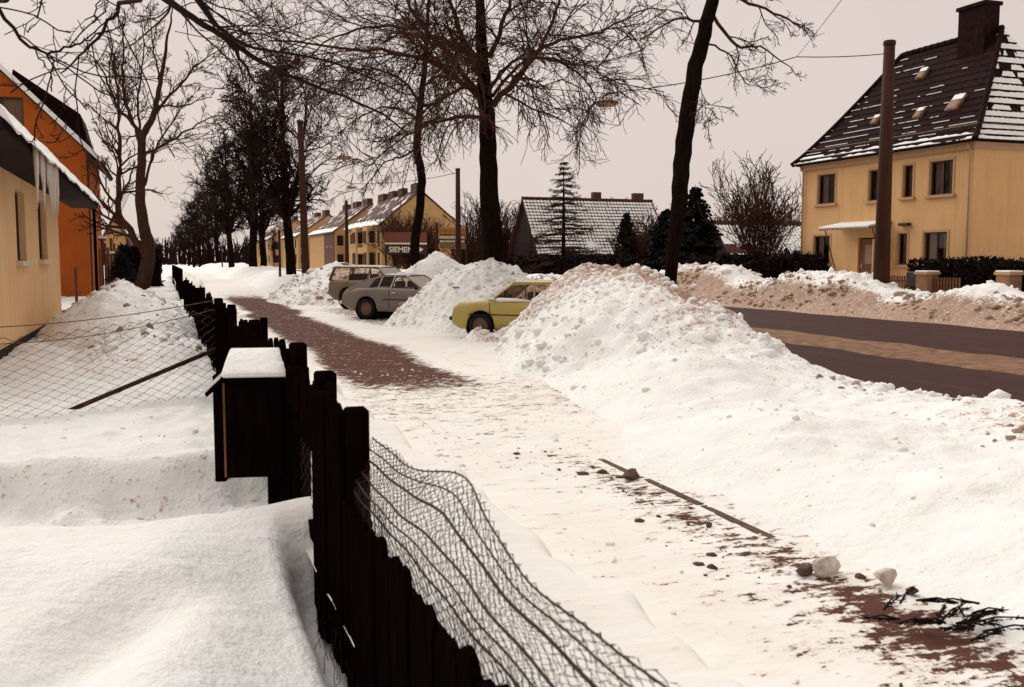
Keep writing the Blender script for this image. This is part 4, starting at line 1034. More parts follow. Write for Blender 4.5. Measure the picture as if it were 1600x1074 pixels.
# hipped roof laid in courses, with a kick at the eaves
rz0, rz1 = HE + .02, 10.95; OV_ = .42
ry0, ry1 = 2.3, L - 2.1
MB().prism([(-.2, -.2, rz0 - .03), (HD + .2, -.2, rz0 - .03), (HD + .2, L + .2, rz0 - .03), (-.2, L + .2, rz0 - .03)], (0, 0, .04)).build('soffit', M['trim'], house)
def roof_edge(t):
    """the roof's outline rectangle at height fraction t (0 eave .. 1 ridge)"""
    k = t + 0.10 * (1 - t) ** 3 * t * 4 * -1
    x0 = -OV_ + (HD / 2 + OV_) * t; x1 = HD + OV_ - (HD / 2 + OV_) * t
    y0 = -OV_ + (ry0 + OV_) * t; y1 = L + OV_ - (L + OV_ - ry1) * t
    z = rz0 + (rz1 - rz0) * (t ** 1.12)
    return x0, x1, y0, y1, z
core = MB(); a = roof_edge(0); b = roof_edge(1)
A = [(a[0] + .12, a[2] + .12, a[4] - .02), (a[1] - .12, a[2] + .12, a[4] - .02), (a[1] - .12, a[3] - .12, a[4] - .02), (a[0] + .12, a[3] - .12, a[4] - .02)]
zc = b[4] - .35
B = [(HD / 2, b[2] + .1, zc), (HD / 2, b[3] - .1, zc)]
core.poly([A[0], A[3], B[1], B[0]]); core.poly([A[1], A[2], B[1], B[0]]); core.poly([A[0], A[1], B[0]]); core.poly([A[2], A[3], B[1]]); core.poly(A)
core.build('roof_core', M['tile'], house)
NC = 17
rgt = random.Random(9)
for k in range(NC):
    t0, t1 = k / NC, (k + 1.12) / NC
    e0, e1 = roof_edge(t0), roof_edge(min(t1, 1)); th = .075
    fr = [('f', (e0[0], e0[2]), (e0[0], e0[3]), (e1[0], e1[2]), (e1[0], e1[3]), (-1, 0)), ('r', (e0[0], e0[2]), (e0[1], e0[2]), (e1[0], e1[2]), (e1[1], e1[2]), (0, -1)),
          ('l', (e0[0], e0[3]), (e0[1], e0[3]), (e1[0], e1[3]), (e1[1], e1[3]), (0, 1)), ('b', (e0[1], e0[2]), (e0[1], e0[3]), (e1[1], e1[2]), (e1[1], e1[3]), (1, 0))]
    for nm, A0, A1, B0, B1, nn in fr:
        m = MB(); pts = []
        lo, hi = e0[4] + .055, e1[4] + .0
        m.poly([(*A0, lo), (*A1, lo), (*B1, hi), (*B0, hi)])
        # the butt edge, scalloped by single tiles
        Lr = math.hypot(A1[0] - A0[0], A1[1] - A0[1]); nt_ = max(2, int(Lr / .24))
        for q in range(nt_):
            f0, f1 = q / nt_, (q + 1) / nt_; fm = (f0 + f1) / 2
            g = lambda f: (A0[0] + (A1[0] - A0[0]) * f, A0[1] + (A1[1] - A0[1]) * f)
            dz = rgt.uniform(-.012, .012)
            m.poly([(*g(f0), lo), (*g(f1), lo), (*g(f1), lo - th + .03), (g(fm)[0] + nn[0] * .03, g(fm)[1] + nn[1] * .03, lo - th + dz), (*g(f0), lo - th + .03)])
        cs = m.build('tile_course', M['tile'], house)
        if nm in 'fr':
            # snow lying on the course: nearly everywhere on the shaded right hip, only near the eaves on the front
            P = lambda f, s, dz: (A0[0] + (A1[0] - A0[0]) * f + ((B0[0] - A0[0]) * (1 - f) + (B1[0] - A1[0]) * f) * s, A0[1] + (A1[1] - A0[1]) * f + ((B0[1] - A0[1]) * (1 - f) + (B1[1] - A1[1]) * f) * s, lo + (hi - lo) * s + dz)
            sm = MB(); Lc = math.hypot(A1[0] - A0[0], A1[1] - A0[1]); nn_ = max(6, int(Lc / .07)); fs = np.linspace(.012, .985, nn_ + 1)
            q1 = fbm(fs * Lc * 1.1, fs * 0 + k * 3.7, 4, 300); q2 = fbm(fs * Lc * 3.5, fs * 0 + k * 1.3, 3, 301)
            if nm == 'r': lo_s = .04 + .05 * np.abs(q2); hi_s = .80 + .22 * q1 + .12 * q2; hi_s = np.where(q1 < -.62 + .03 * k, lo_s, np.clip(hi_s, lo_s, .93))
            else:
                cov = (.75 if k < 2 else -.05 + .40 * fs if k < 6 else -.40 + .50 * fs if k < 11 else -.55 + .4 * fs)
                lo_s = .02 + .04 * np.abs(q2); hi_s = lo_s + np.clip((q1 * 1.2 + cov + .7 * q2) * (.55 if k < 2 else .16), 0, .55 if k < 2 else .11)
            for z_ in range(nn_):
                if hi_s[z_] - lo_s[z_] < .025 and hi_s[z_ + 1] - lo_s[z_ + 1] < .025: continue
                f, f2 = fs[z_], fs[z_ + 1]
                sm.poly([P(f, lo_s[z_], .03), P(f2, lo_s[z_ + 1], .03), P(f2, hi_s[z_ + 1], .012), P(f, hi_s[z_], .012)]); sm.poly([P(f, lo_s[z_], -.005), P(f2, lo_s[z_ + 1], -.005), P(f2, lo_s[z_ + 1], .03), P(f, lo_s[z_], .03)])
            if sm.f: sm.build('snow_strip', M['clean_snow'], cs)['kind'] = 'stuff'
# ridge and hip tiles
def ridge(a, b, n):
    a = V3(a); b = V3(b); d = (b - a) / n
    for k in range(n):
        q = MB(); q.tube([a + d * k - d * .06, a + d * (k + 1)], [.13, .105], 7); q.build('ridge_tile', M['tile'], house)
e0, e1 = roof_edge(0), roof_edge(1)
ridge((HD / 2, e1[2], e1[4] + .04), (HD / 2, e1[3], e1[4] + .04), 15)
for cx_, cy_, ry_ in ((e0[0], e0[2], e1[2]), (e0[0], e0[3], e1[3])):
    prev = None
    for k in range(16):
        t0, t1 = k / 16, (k + 1) / 16; ea, eb = roof_edge(t0), roof_edge(t1)
        ya, yb_ = (ea[2], eb[2]) if ry_ == e1[2] else (ea[3], eb[3])
        q = MB(); q.tube([(ea[0], ya, ea[4] + .03), (eb[0], yb_, eb[4] + .07)], [.12, .09], 7); q.build('ridge_tile', M['tile'], house)
# snow guard rail, roof windows, chimney
ee = roof_edge(.13)
m = MB(); m.tube([(ee[0] - .02, ee[2], ee[4] + .16), (ee[0] - .02, ee[3], ee[4] + .16)], .018, 5); m.tube([(ee[0], ee[2] - .02, ee[4] + .16), (ee[1], ee[2] - .02, ee[4] + .16)], .018, 5)
for k in range(12): yy = ee[2] + (ee[3] - ee[2]) * k / 11; m.tube([(ee[0] + .1, yy, ee[4] + .0), (ee[0] - .02, yy, ee[4] + .18)], .015, 4)
m.build('snow_guard', M['sheet_metal'], house)
for u, v, sz in ((1443, 118, .55), (1438, 180, .5), (1495, 163, .75), (1370, 190, .45)):
    # a small skylight lying in the front slope
    best = min((abs(atX(u, v, HX + (-OV_ + (HD / 2 + OV_) * t))[2] - roof_edge(t)[4]), t) for t in [i / 200 for i in range(200)])[1]
    ea, eb = roof_edge(best), roof_edge(best + .05); pw = atX(u, v, HX + ea[0])
    c = Vector((ea[0], pw[1] - HY0, ea[4])); up_ = (Vector((eb[0] - ea[0], 0, eb[4] - ea[4]))).normalized(); nn = Vector((-up_.z, 0, up_.x))
    m = MB(); m.box(c + nn * .06, (sz * .8, sz, .16), ax=(Vector((0, 1, 0)), up_, nn)); sk = m.build('skylight', M['sheet_metal'], house, bevel=.02)
    m = MB(); m.box(c + nn * .15 - up_ * sz * .05, (sz * .6, sz * .75, .03), ax=(Vector((0, 1, 0)), up_, nn)); m.build('pane', M['curtain'], sk)
    m = MB(); m.box(c + nn * .16 + up_ * sz * .3 + Vector((0, -.1 * sz, 0)), (sz * .7, sz * .35, .05), ax=(Vector((0, 1, 0)), up_, nn)); m.build('snow_layer', M['clean_snow'], sk)
m = MB(); m.box((HD / 2 - .35, 3.15, 11.0), (.75, 1.35, 2.0)); ch = m.build('chimney', M['tile'], house)
MB().box((HD / 2 - .35, 3.15, 11.97), (.9, 1.5, .14)).build('cap', M['tile'], ch)

# garden front of the yellow house: pillars, gate box and pickets
def pillar(label, y, h, wd=.55):
    t = thing('gate_pillar', label, 'pillar', (26.0, y, 0), group='masonry pillars before the yellow house')
    MB().box((0, 0, h / 2), (wd, wd, h)).build('shaft', M['brick_pillar'], t, bevel=.015)
    MB().box((0, 0, h + .04), (wd + .1, wd + .1, .09)).build('cap', M['trim'], t, bevel=.01)
    MB().box((0, 0, h + .11), (wd + .06, wd + .06, .07)).build('snow_cap', M['clean_snow'], t, bevel=.03)
for u, v, lab in ((1577, 424, 'tan pillar at the right end before the dark hedge'), (1449, 424, 'tan gate pillar beside the black letterbox'), ):
    q = atX(u, v, 26.0); pillar(lab, q[1], q[2] - .12)
q = atX(1429, 428, 25.9); t = thing('letterbox', 'black letterbox beside the tan gate pillar', 'letterbox', (25.9, q[1], 0))
MB().box((0, 0, .5), (.08, .08, 1.0)).build('post', M['sign_dark'], t); MB().box((0, 0, q[2] - .2), (.35, .5, .55)).build('body', M['sign_dark'], t, bevel=.03)
a = atX(1360, 425, 26.0)[1]; b = atX(1422, 425, 26.0)[1]
def picket_fence(label, ya, yb, top):
    t = thing('picket_fence', label, 'fence', (26.0, (ya + yb) / 2, 0), group='picket fences before the yellow house')
    Lf = abs(yb - ya); n = int(Lf / .13)
    for k in range(n + 1): MB().box((0, -Lf / 2 + Lf * k / n, top / 2), (.03, .07, top)).build('picket', M['brown_wood'], t)
    for z in (top * .35, top * .85): MB().box((.035, 0, z), (.03, Lf, .07)).build('rail', M['brown_wood'], t)
picket_fence('brown picket fence left of the black letterbox', a, b, 1.28)
a = atX(1458, 425, 26.0)[1]; b = atX(1500, 425, 26.0)[1]
picket_fence('brown picket fence between the gate pillar and the white bank', a, b, 1.25)

# ------------------------------------------------------------------ far buildings across the road
def gable_house(name, label, loc, Lx, Ly, eave, ridge_h, wallm, roofm, ridge_axis, group=None, snow_eave=False, chimneys=(), wins=(), over=.35, redside=None):
    """loc = the corner nearest the camera (low x, low y); windows: (face, a, z, w, h) with face f (front, -x) or g (-y)"""
    t = thing(name, label, 'house', loc, group=group)
    m = MB(); m.box((Lx / 2, Ly / 2, eave / 2), (Lx, Ly, eave))
    if ridge_axis == 'y':
        m.prism([(0, 0, eave), (Lx, 0, eave), (Lx / 2, 0, ridge_h - .15)], (0, Ly, 0))
    else: m.prism([(0, 0, eave), (0, Ly, eave), (0, Ly / 2, ridge_h - .15)], (Lx, 0, 0))
    m.build('wall', M[wallm], t)
    rf = MB(); th = .16
    if ridge_axis == 'y':
        sl = (ridge_h - eave) / (Lx / 2)
        for s in (0, 1):
            xe = -over if s == 0 else Lx + over; ze = eave - over * sl
            rf.prism([(xe, -over * .6, ze), (Lx / 2, -over * .6, ridge_h), (Lx / 2, -over * .6, ridge_h + th), (xe, -over * .6, ze + th)], (0, Ly + over * 1.2, 0))
    else:
        sl = (ridge_h - eave) / (Ly / 2)
        for s in (0, 1):
            ye = -over if s == 0 else Ly + over; ze = eave - over * sl
            rf.prism([(-over * .6, ye, ze), (-over * .6, Ly / 2, ridge_h), (-over * .6, Ly / 2, ridge_h + th), (-over * .6, ye, ze + th)], (Lx + over * 1.2, 0, 0))
    ro = rf.build('roof', M[roofm], t)
    if snow_eave and ridge_axis == 'y':
        m = MB(); rgn = random.Random(3); n = 24
        for k in range(n):
            y0, y1 = Ly * k / n, Ly * (k + 1) / n; d = rgn.uniform(.8, 1.25)
            zf = lambda x: eave - over * sl + (x + over) * sl + th + .005
            m.prism([(-over - .03, y0, zf(-over)), (-over + d, y0, zf(-over + d)), (-over + d, y0, zf(-over + d) + .05), (-over - .03, y0, zf(-over) + .14)], (0, y1 - y0, 0))
        for k in range(26):
            x0 = rgn.uniform(1.1, Lx / 2 - .8); y0 = rgn.uniform(0, Ly - 1); l = rgn.uniform(.3, .9); ww = rgn.uniform(.3, 1.2)
            m.prism([(x0, y0, zf(x0)), (x0 + l, y0, zf(x0 + l)), (x0 + l, y0, zf(x0 + l) + .04), (x0, y0, zf(x0) + .05)], (0, ww, 0))
        m.build('snow_cover', M['clean_snow'], ro)['kind'] = 'stuff'
    for cx_, cy_, sx, sy, hh in chimneys: MB().box((cx_, cy_, ridge_h + hh / 2 - .3), (sx, sy, hh + .6)).build('chimney', M['tile_red'], ro)
    for f, a, z, ww, hh in wins:
        if f == 'f': flat_window(t, (0, Ly, 0), (0, -1, 0), (-1, 0, 0), (a, z, ww, hh))
        else: flat_window(t, (0, 0, 0), (1, 0, 0), (0, -1, 0), (a, z, ww, hh))
    return t
# the terrace: the near block with its gable towards us, then smaller blocks beyond
th1 = gable_house('terraced_house', 'nearest terrace block with cream gable wall behind the dark signboard', (28, 128, 0), 11, 26, 6.6, 11.2, 'ochre_plaster', 'tile_red', 'y', 'terrace along the far side of the street', True,
                  [(5.5, 1.5, 1.2, 3.2, 1.0), (5.2, 9, .8, 3.0, .8), (5.2, 15, .8, 3.2, .8), (5.2, 22, .8, 4, .8)],
                  [('f', 1.0, 1.1, 1.2, 1.6), ('f', 1.0, 4.1, 1.2, 1.6), ('f', 4.0, 4.1, 1.2, 1.6), ('f', 8.5, 4.1, 1.1, 1.7), ('f', 8.5, 1.1, 1.1, 1.7), ('f', 21, 4.1, 1.2, 1.7), ('f', 21, 1.1, 1.2, 1.7), ('f', 24, 4.1, 1.0, 1.7), ('f', 24, 1.1, 1.0, 1.7)])
for y0 in (5.5, 13.5):                                                           # projecting bays and the dark loggia
    MB().box((-.55, y0, 3.25), (1.1, 3.2, 6.5)).build('bay', M['ochre_plaster'], th1)
    for z in (1.1, 4.1): flat_window(th1, (-1.1, y0 + 1.6, 0), (0, -1, 0), (-1, 0, 0), (.5, z, .8, 1.7)); flat_window(th1, (-1.1, y0 + 1.6, 0), (0, -1, 0), (-1, 0, 0), (1.8, z, .8, 1.7))
    for z in (1.1, 4.1): flat_window(th1, (-.9, y0 - 1.6, 0), (1, 0, 0), (0, -1, 0), (.05, z, .7, 1.7))
MB().box((-.1, 9.5, 4.4), (.2, 4.6, 4.0)).build('loggia', M['interior'], th1)
MB().box((-.5, 9.5, 3.1), (.9, 4.6, .9)).build('balcony', M['ochre_plaster'], th1)
th2 = gable_house('terraced_house', 'second terrace block with red-brown front', (26.6, 156, 0), 12, 28, 6.4, 10.9, 'ochre_plaster', 'tile_red', 'y', 'terrace along the far side of the street', True,
                  [(6, 3, .9, 4, .9), (6, 12, .9, 4, .9), (6, 22, .9, 4, .9)], [('f', 24, 4, 1.2, 1.7), ('f', 24, 1, 1.2, 1.7), ('f', 20, 4, 1.2, 1.7), ('f', 20, 1, 1.2, 1.7), ('g', .3, 4, 1.0, 1.7), ('g', .3, 1, 1.0, 1.7)])
MB().box((-.06, 5.5, 3.1), (.12, 10, 6.0)).build('red_front', M['red_render'], th2)
gable_house('terraced_house', 'third terrace block, cream with stepped roof', (25.2, 190, 0), 12, 26, 6.4, 10.6, 'ochre_plaster', 'tile_red', 'y', 'terrace along the far side of the street', True,
            [(6, 3, .9, 4, .9), (6, 14, .9, 4, .9)], [('f', 22, 4, 1.4, 1.8), ('f', 22, 1, 1.4, 1.8), ('f', 16, 4, 1.4, 1.8), ('f', 16, 1, 1.4, 1.8), ('g', .5, 4, 1.2, 1.8), ('g', .5, 1, 1.2, 1.8)])
gable_house('terraced_house', 'farthest terrace block left of the brown pole', (24, 228, 0), 12, 40, 6.6, 11.0, 'ochre_plaster', 'tile_red', 'y', 'terrace along the far side of the street', True,
            [(6, 3, .9, 4, .9), (6, 20, .9, 4, .9)], [('f', 36, 4, 1.6, 1.8), ('f', 36, 1, 1.6, 1.8), ('f', 26, 4, 1.6, 1.8), ('f', 26, 1, 1.6, 1.8), ('g', .5, 4, 1.4, 1.8), ('g', .5, 1, 1.4, 1.8), ('g', 3, 4, 1.4, 1.8), ('g', 3, 1, 1.4, 1.8)])
# the house with the snow-dotted roof: every pantile carries a pad of snow
def dotted(name, label, u0, u1, Y, zr, ze, pitch, seed, run=3.6, chim=(), fill=.93, stripes=False):
    xl, xr = atY(u0, 405, Y)[0], atY(u1, 405, Y)[0]
    t = thing(name, label, 'house', (xl, Y - run, 0)); Lx = xr - xl
    MB().box((Lx / 2, run, (ze - .1) / 2), (Lx - .5, run * 2 - .6, ze - .1)).build('wall', M['red_render'], t)
    m = MB()
    for s in (0, 1):
        ye = 0 if s == 0 else 2 * run
        m.prism([(0, ye, ze), (0, run, zr), (0, run, zr + .12), (0, ye, ze + .12)], (Lx, 0, 0))
    r = m.build('roof', M['tile_red'], t)
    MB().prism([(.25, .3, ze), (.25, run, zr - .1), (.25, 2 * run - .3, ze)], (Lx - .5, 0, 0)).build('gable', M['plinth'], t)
    sl = Vector((0, run, zr - ze)); ls = sl.length; sl.normalize(); nn = Vector((0, -sl.z, sl.y))
    rg = random.Random(seed); nc = int(Lx / pitch); nr_ = int(ls / (pitch * 1.1)); m = MB()
    for i in range(nc):
        for j in range(nr_):
            cx_ = (i + .5) * pitch; cs = (j + .5) * pitch * 1.1
            if vnoise(cx_ * .5, cs * .7, seed) > fill and rg.random() < .8: continue
            c = Vector((cx_, 0, ze)) + sl * cs + nn * .13
            a = pitch * rg.uniform(.62, .76); b = pitch * 1.1 * (rg.uniform(.62, .76) if not stripes else 1.02)
            if vnoise(cx_ * .6, cs * .9, seed + 5) < .33 - .02 * j: a = pitch * 1.0; b = pitch * 1.12
            m.box(c, (a, b, .05), ax=(Vector((1, 0, 0)), sl, nn))
            if rg.random() < .75: m.box(c + Vector((pitch * .5, 0, 0)), (pitch * .5, b * .42, .03), ax=(Vector((1, 0, 0)), sl, nn))
    o = m.build('snow_pads', M['clean_snow'], r); o['kind'] = 'stuff'
    m = MB(); m.tube([(0, run, zr + .16), (Lx, run, zr + .16)], .12, 6); m.build('ridge', M['tile_red'], r)
    for cx_, sw in chim: MB().box((cx_, run + .3, zr + .25), (sw, .6, 1.1)).build('chimney', M['tile_red'], r)
    return t
dotted('low_house', 'low house with snow-dotted tile roof behind the larch', 815, 1018, 76, 6.85, 2.2, .31, 71, chim=((7.0, .7), (11.0, .9)))
dotted('shed', 'shed with striped snowy roof left of the yellow house', 1112, 1262, 62, 4.5, 1.5, .30, 72, run=3.0, stripes=True, fill=.75)

# signboards
def board_text(parent, txt, loc, size, mat, name='lettering'):
    cu = bpy.data.curves.new(name, 'FONT'); cu.body = txt; cu.size = size; cu.extrude = .01; cu.offset = .012
    o = bpy.data.objects.new(name, cu); COL.objects.link(o); o.parent = parent; o.location = loc; o.rotation_euler = (math.pi / 2, 0, 0)
    dg = bpy.context.evaluated_depsgraph_get(); me = bpy.data.meshes.new_from_object(o.evaluated_get(dg)); me.materials.clear()
    bpy.data.objects.remove(o); o = link(name, me, M[mat], parent); o.location = loc; o.rotation_euler = (math.pi / 2, 0, 0); o['kind'] = 'stuff'
    return o
SY = 102.0
a = atY(602, 405, SY); b = atY(667, 405, SY); f = lambda v: atY(634, v, SY)[2]
t = thing('signboard', 'wide dark signboard with cream capital letters and an arrowhead', 'sign', (a[0], SY, 0)); Wd = b[0] - a[0]
for x in (.1, Wd - .1): MB().box((x, .12, f(360) / 2), (.22, .14, f(360))).build('post', M['pole'], t)
MB().box((Wd / 2, 0, (f(363) + f(379.5)) / 2), (Wd, .08, f(363) - f(379.5))).build('upper_panel', M['sign_red'], t)
MB().box((Wd / 2, -.02, (f(379.7) + f(382)) / 2), (Wd, .1, f(379.7) - f(382))).build('stripe', M['letter'], t)
lo = MB().box((Wd / 2, 0, (f(382.2) + f(397)) / 2), (Wd, .08, f(382.2) - f(397))).build('lower_panel', M['sign_dark'], t)
board_text(lo, 'SIEMENS', (.38, -.055, f(394.2)), .82, 'letter')
m = MB(); tx = Wd * .86; tz = (f(386) + f(394)) / 2; m.prism([(tx - .22, -.05, tz - .28), (tx - .22, -.05, tz + .28), (tx + .25, -.05, tz)], (0, -.02, 0)); m.build('arrowhead', M['letter'], lo)
SY = 84.0
a = atY(683, 405, SY); b = atY(730, 405, SY); f = lambda v: atY(706, v, SY)[2]
t = thing('signboard', 'orange-topped signboard on two posts behind the snow heaps', 'sign', (a[0], SY, 0)); Wd = b[0] - a[0]
for x in (.02, Wd - .02): MB().box((x, .1, f(349) / 2), (.2, .14, f(349))).build('post', M['pole'], t)
for v0, v1, mt in ((355, 358.5, 'sign_ochre'), (358.5, 364, 'sign_orange'), (364, 374, 'sign_ochre'), (374, 381, 'sign_dark'), (381, 389, 'sign_ochre')):
    MB().box((Wd / 2, 0, (f(v0) + f(v1)) / 2), (Wd - .25, .06, f(v0) - f(v1) - .01)).build('panel', M[mt], t)
rgl = random.Random(8)
for v, hh, mt in ((367, .14, 'sign_dark'), (371, .2, 'letter'), (377.5, .2, 'letter'), (384, .1, 'frame'), (387, .08, 'frame')):
    x = .25; m = MB()
    while x < Wd - .3:
        ww = rgl.uniform(.07, .2); m.box((x + ww / 2, -.035, f(v)), (ww, .02, hh)); x += ww + rgl.uniform(.03, .07)
    m.build('lettering', M[mt], t)

# ------------------------------------------------------------------ houses on the left
# cream house close to the street
WX, WY1, WZ = -2.6, 29.2, 3.54
cream = thing('cream_house', 'low cream house with snowy eaves and icicles at the left edge', 'house', (WX, WY1, 0))
LW = 14.5
def wy(u): return atX(u, 405, WX)[1] - (WY1 - LW)
wins = []
for u0, u1, v0, v1 in ((27.5, 42, 301, 408), (62, 75, 316, 406)):
    um = (u0 + u1) / 2; wins.append((wy(u0), atX(um, v1, WX)[2], wy(u1) - wy(u0), atX(um, v0, WX)[2] - atX(um, v1, WX)[2]))
wins += [(wy(27.5) - 4.2, wins[0][1], 1.3, wins[0][3])] if wy(27.5) > 5 else []
wall('near_end_wall', cream, (-7, -LW, .34), (1, 0, 0), (0, -1, 0), 7, WZ - .34, [], M['cream_plaster'])
MB().prism([(0, -LW + .02, WZ), (-7, -LW + .02, WZ), (-3.5, -LW + .02, WZ + 3.2)], (0, .1, 0)).build('near_gable', M['cream_plaster'], cream)
wall('front_wall', cream, (0, -LW, .34), (0, 1, 0), (1, 0, 0), LW, WZ - .34, [(h[0], h[1] - .34, h[2], h[3]) for h in wins], M['cream_plaster'], depth=.2)
for h in wins: window(cream, (0, -LW, .34), (0, 1, 0), (1, 0, 0), (h[0], h[1] - .34, h[2], h[3]), surround=False, curtain='full', depth=.2, frame='frame', trim='pale_trim')
wall('end_wall', cream, (0, 0, .34), (-1, 0, 0), (0, 1, 0), 7, WZ - .34, [], M['cream_plaster'])
MB().prism([(0, -.02, WZ), (-7, -.02, WZ), (-3.5, -.02, WZ + 3.2)], (0, -.1, 0)).build('gable', M['cream_plaster'], cream)
MB().box((-.02, -LW / 2, .16), (.10, LW, .40)).build('plinth', M['plinth'], cream)
m = MB(); m.prism([(.78, -LW - 1, WZ - .02), (.78, -LW - 1, WZ + .14), (-3.5, -LW - 1, WZ + 3.6), (-3.5, -LW - 1, WZ + 3.4), (0, -LW - 1, WZ + .02)], (0, LW + 1 + 4.6, 0)); rf = m.build('roof', M['tile'], cream)
MB().prism([(-7.8, -LW - 1, WZ), (-7.8, -LW - 1, WZ + .14), (-3.5, -LW - 1, WZ + 3.6), (-3.5, -LW - 1, WZ + 3.4)], (0, LW + 5.6, 0)).build('rear_slope', M['tile'], rf)
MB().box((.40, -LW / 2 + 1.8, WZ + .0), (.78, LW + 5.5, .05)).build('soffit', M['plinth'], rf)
MB().box((.66, 4.45, 1.75), (.09, .09, 3.5)).build('porch_post', M['black_wood'], cream)
# snow quilt on the eave
xs = lin(-1.6, .93, .1); ys = lin(-LW - 1, 4.7, .18); X, Y = np.meshgrid(xs, ys)
top = WZ + .16 + (0.78 - X) * 3.46 / 4.28 + .13 + .05 * fbm(X * 1.2, Y * .7, 3, 111) + .05 * fbm(Y * 2.1, X * 0, 2, 112)
top = np.where(X > .7, top - ((X - .7) / .23) ** 2 * .17, top)
bot = WZ + .145 + (0.78 - X) * 3.46 / 4.28
ny, nx = X.shape; i = np.arange(ny * nx).reshape(ny, nx)
Fq = np.stack([i[:-1, :-1], i[:-1, 1:], i[1:, 1:], i[1:, :-1]], -1).reshape(-1, 4)
V = np.stack([X, Y, np.maximum(top, WZ + .0)], -1).reshape(-1, 3); V2 = V.copy(); V2[:, 2] = np.minimum(bot, top - .02).ravel(); V2[:, 2] = np.maximum(V2[:, 2], WZ - .05)
edge = np.concatenate([i[0, :], i[1:, -1], i[-1, -2::-1], i[-2:0:-1, 0]])
sk = np.stack([edge, np.roll(edge, -1), np.roll(edge, -1) + ny * nx, edge + ny * nx], -1)
link('snow_quilt', np_mesh('snow_quilt', np.concatenate([V, V2]), [Fq, Fq[:, ::-1] + ny * nx, sk], True), M['clean_snow'], rf)
rgi = random.Random(5)
for k in range(15):
    y = -12.6 + rgi.uniform(0, 3.4); L_ = rgi.uniform(.25, .95) * (1.0 if k % 4 else 1.2)
    MB().tube([(.84, y, WZ + .1), (.85, y + .01, WZ - L_ * .5), (.845, y, WZ - L_)], [.045, .03, .004], 6).build('icicle', M['ice'], rf, smooth=True)
# orange gabled house
OY = 45.0
orx = atY(140, 405, OY)[0]; ez = atY(140, 236, OY)[2]
orange = thing('orange_house', 'tall orange gabled house with dark roof at the left', 'house', (orx, OY, 0))
GW = 9.0
pk = ez + GW / 2 * 1.0
wz0, wz1 = atY(20, 204, OY)[2], atY(20, 152, OY)[2]; wa, wb = atY(1, 200, OY)[0] - orx, atY(38, 200, OY)[0] - orx
wall('front_wall', orange, (-GW, 0, 0), (1, 0, 0), (0, -1, 0), GW, ez, [], M['orange_plaster'])
def gtop(x): return ez + (GW / 2 - abs(x + GW / 2)) * 1.0
m = MB()                                                                        # gable triangle with the attic window hole
xs = [-GW, wa, wb, 0]
P = lambda x, z, d=0: (x, d, z)
for x0, x1 in ((-GW, wa), (wb, 0)):
    pts = [P(x0, ez), P(x1, ez), P(x1, gtop(x1))] + ([P(-GW / 2, pk)] if x0 < -GW / 2 < x1 else []) + ([P(x0, gtop(x0))] if gtop(x0) > ez else [])
    m.poly(pts)
m.poly([P(wa, ez), P(wb, ez), P(wb, wz0), P(wa, wz0)])
pts = [P(wa, wz1), P(wb, wz1), P(wb, gtop(wb))] + ([P(-GW / 2, pk)] if wa < -GW / 2 < wb else []) + [P(wa, gtop(wa))]
m.poly(pts); m.build('gable', M['orange_plaster'], orange)
window(orange, (0, 0, 0), (1, 0, 0), (0, -1, 0), (wa, wz0, wb - wa, wz1 - wz0), surround=False, mull=0, curtain='full', trim='pale_trim')
wall('side_wall', orange, (0, 0, 0), (0, 1, 0), (1, 0, 0), 10, ez, [], M['orange_plaster'])
for s in (1,):
    d = Vector((1, 0, -1)).normalized(); nn = Vector((1, 0, 1)).normalized()
    a = Vector((-GW / 2, 0, pk + .05)); b = Vector((.55, 0, ez - .5))
    MB().prism([a + Vector((0, -.35, 0)), b + Vector((0, -.35, 0)), b + nn * .16 + Vector((0, -.35, 0)), a + nn * .16 + Vector((0, -.35, 0))], (0, 10.6, 0)).build('roof', M['tile'], orange)
    MB().prism([a + nn * .02 + Vector((0, -.37, 0)), b + nn * .02 + Vector((0, -.37, 0)), b + nn * .20 + Vector((0, -.37, 0)), a + nn * .20 + Vector((0, -.37, 0))], (0, .16, 0)).build('snowy_verge', M['clean_snow'], orange)
    a2 = Vector((-GW / 2, 0, pk + .05)); b2 = Vector((-GW - .55, 0, ez - .5)); n2 = Vector((-1, 0, 1)).normalized()
    MB().prism([a2 + Vector((0, -.35, 0)), b2 + Vector((0, -.35, 0)), b2 + n2 * .16 + Vector((0, -.35, 0)), a2 + n2 * .16 + Vector((0, -.35, 0))], (0, 10.6, 0)).build('roof', M['tile'], orange)
MB().tube([(.5, -.3, ez - .45), (.5, 10, ez - .45)], .08, 6).build('gutter', M['frame'], orange)
MB().tube([(.07, .1, .5), (.07, .1, ez - .6), (.45, .1, ez - .45)], .05, 6).build('downpipe', M['frame'], orange)
# big dormer whose dark cheek shows above the verge
d0 = atY(20, 108, OY + 5); d1 = atY(125, 178, OY + 5); d2 = atY(137, 218, OY + 5)
m = MB((orx, OY, 0)); m.prism([d0, d1, d2, d2 + np.array([-.4, 0, -.2]), d0 + np.array([-.2, 0, -.9])], (0, 4.0, 0)); m.build('dormer_roof', M['tile'], orange)
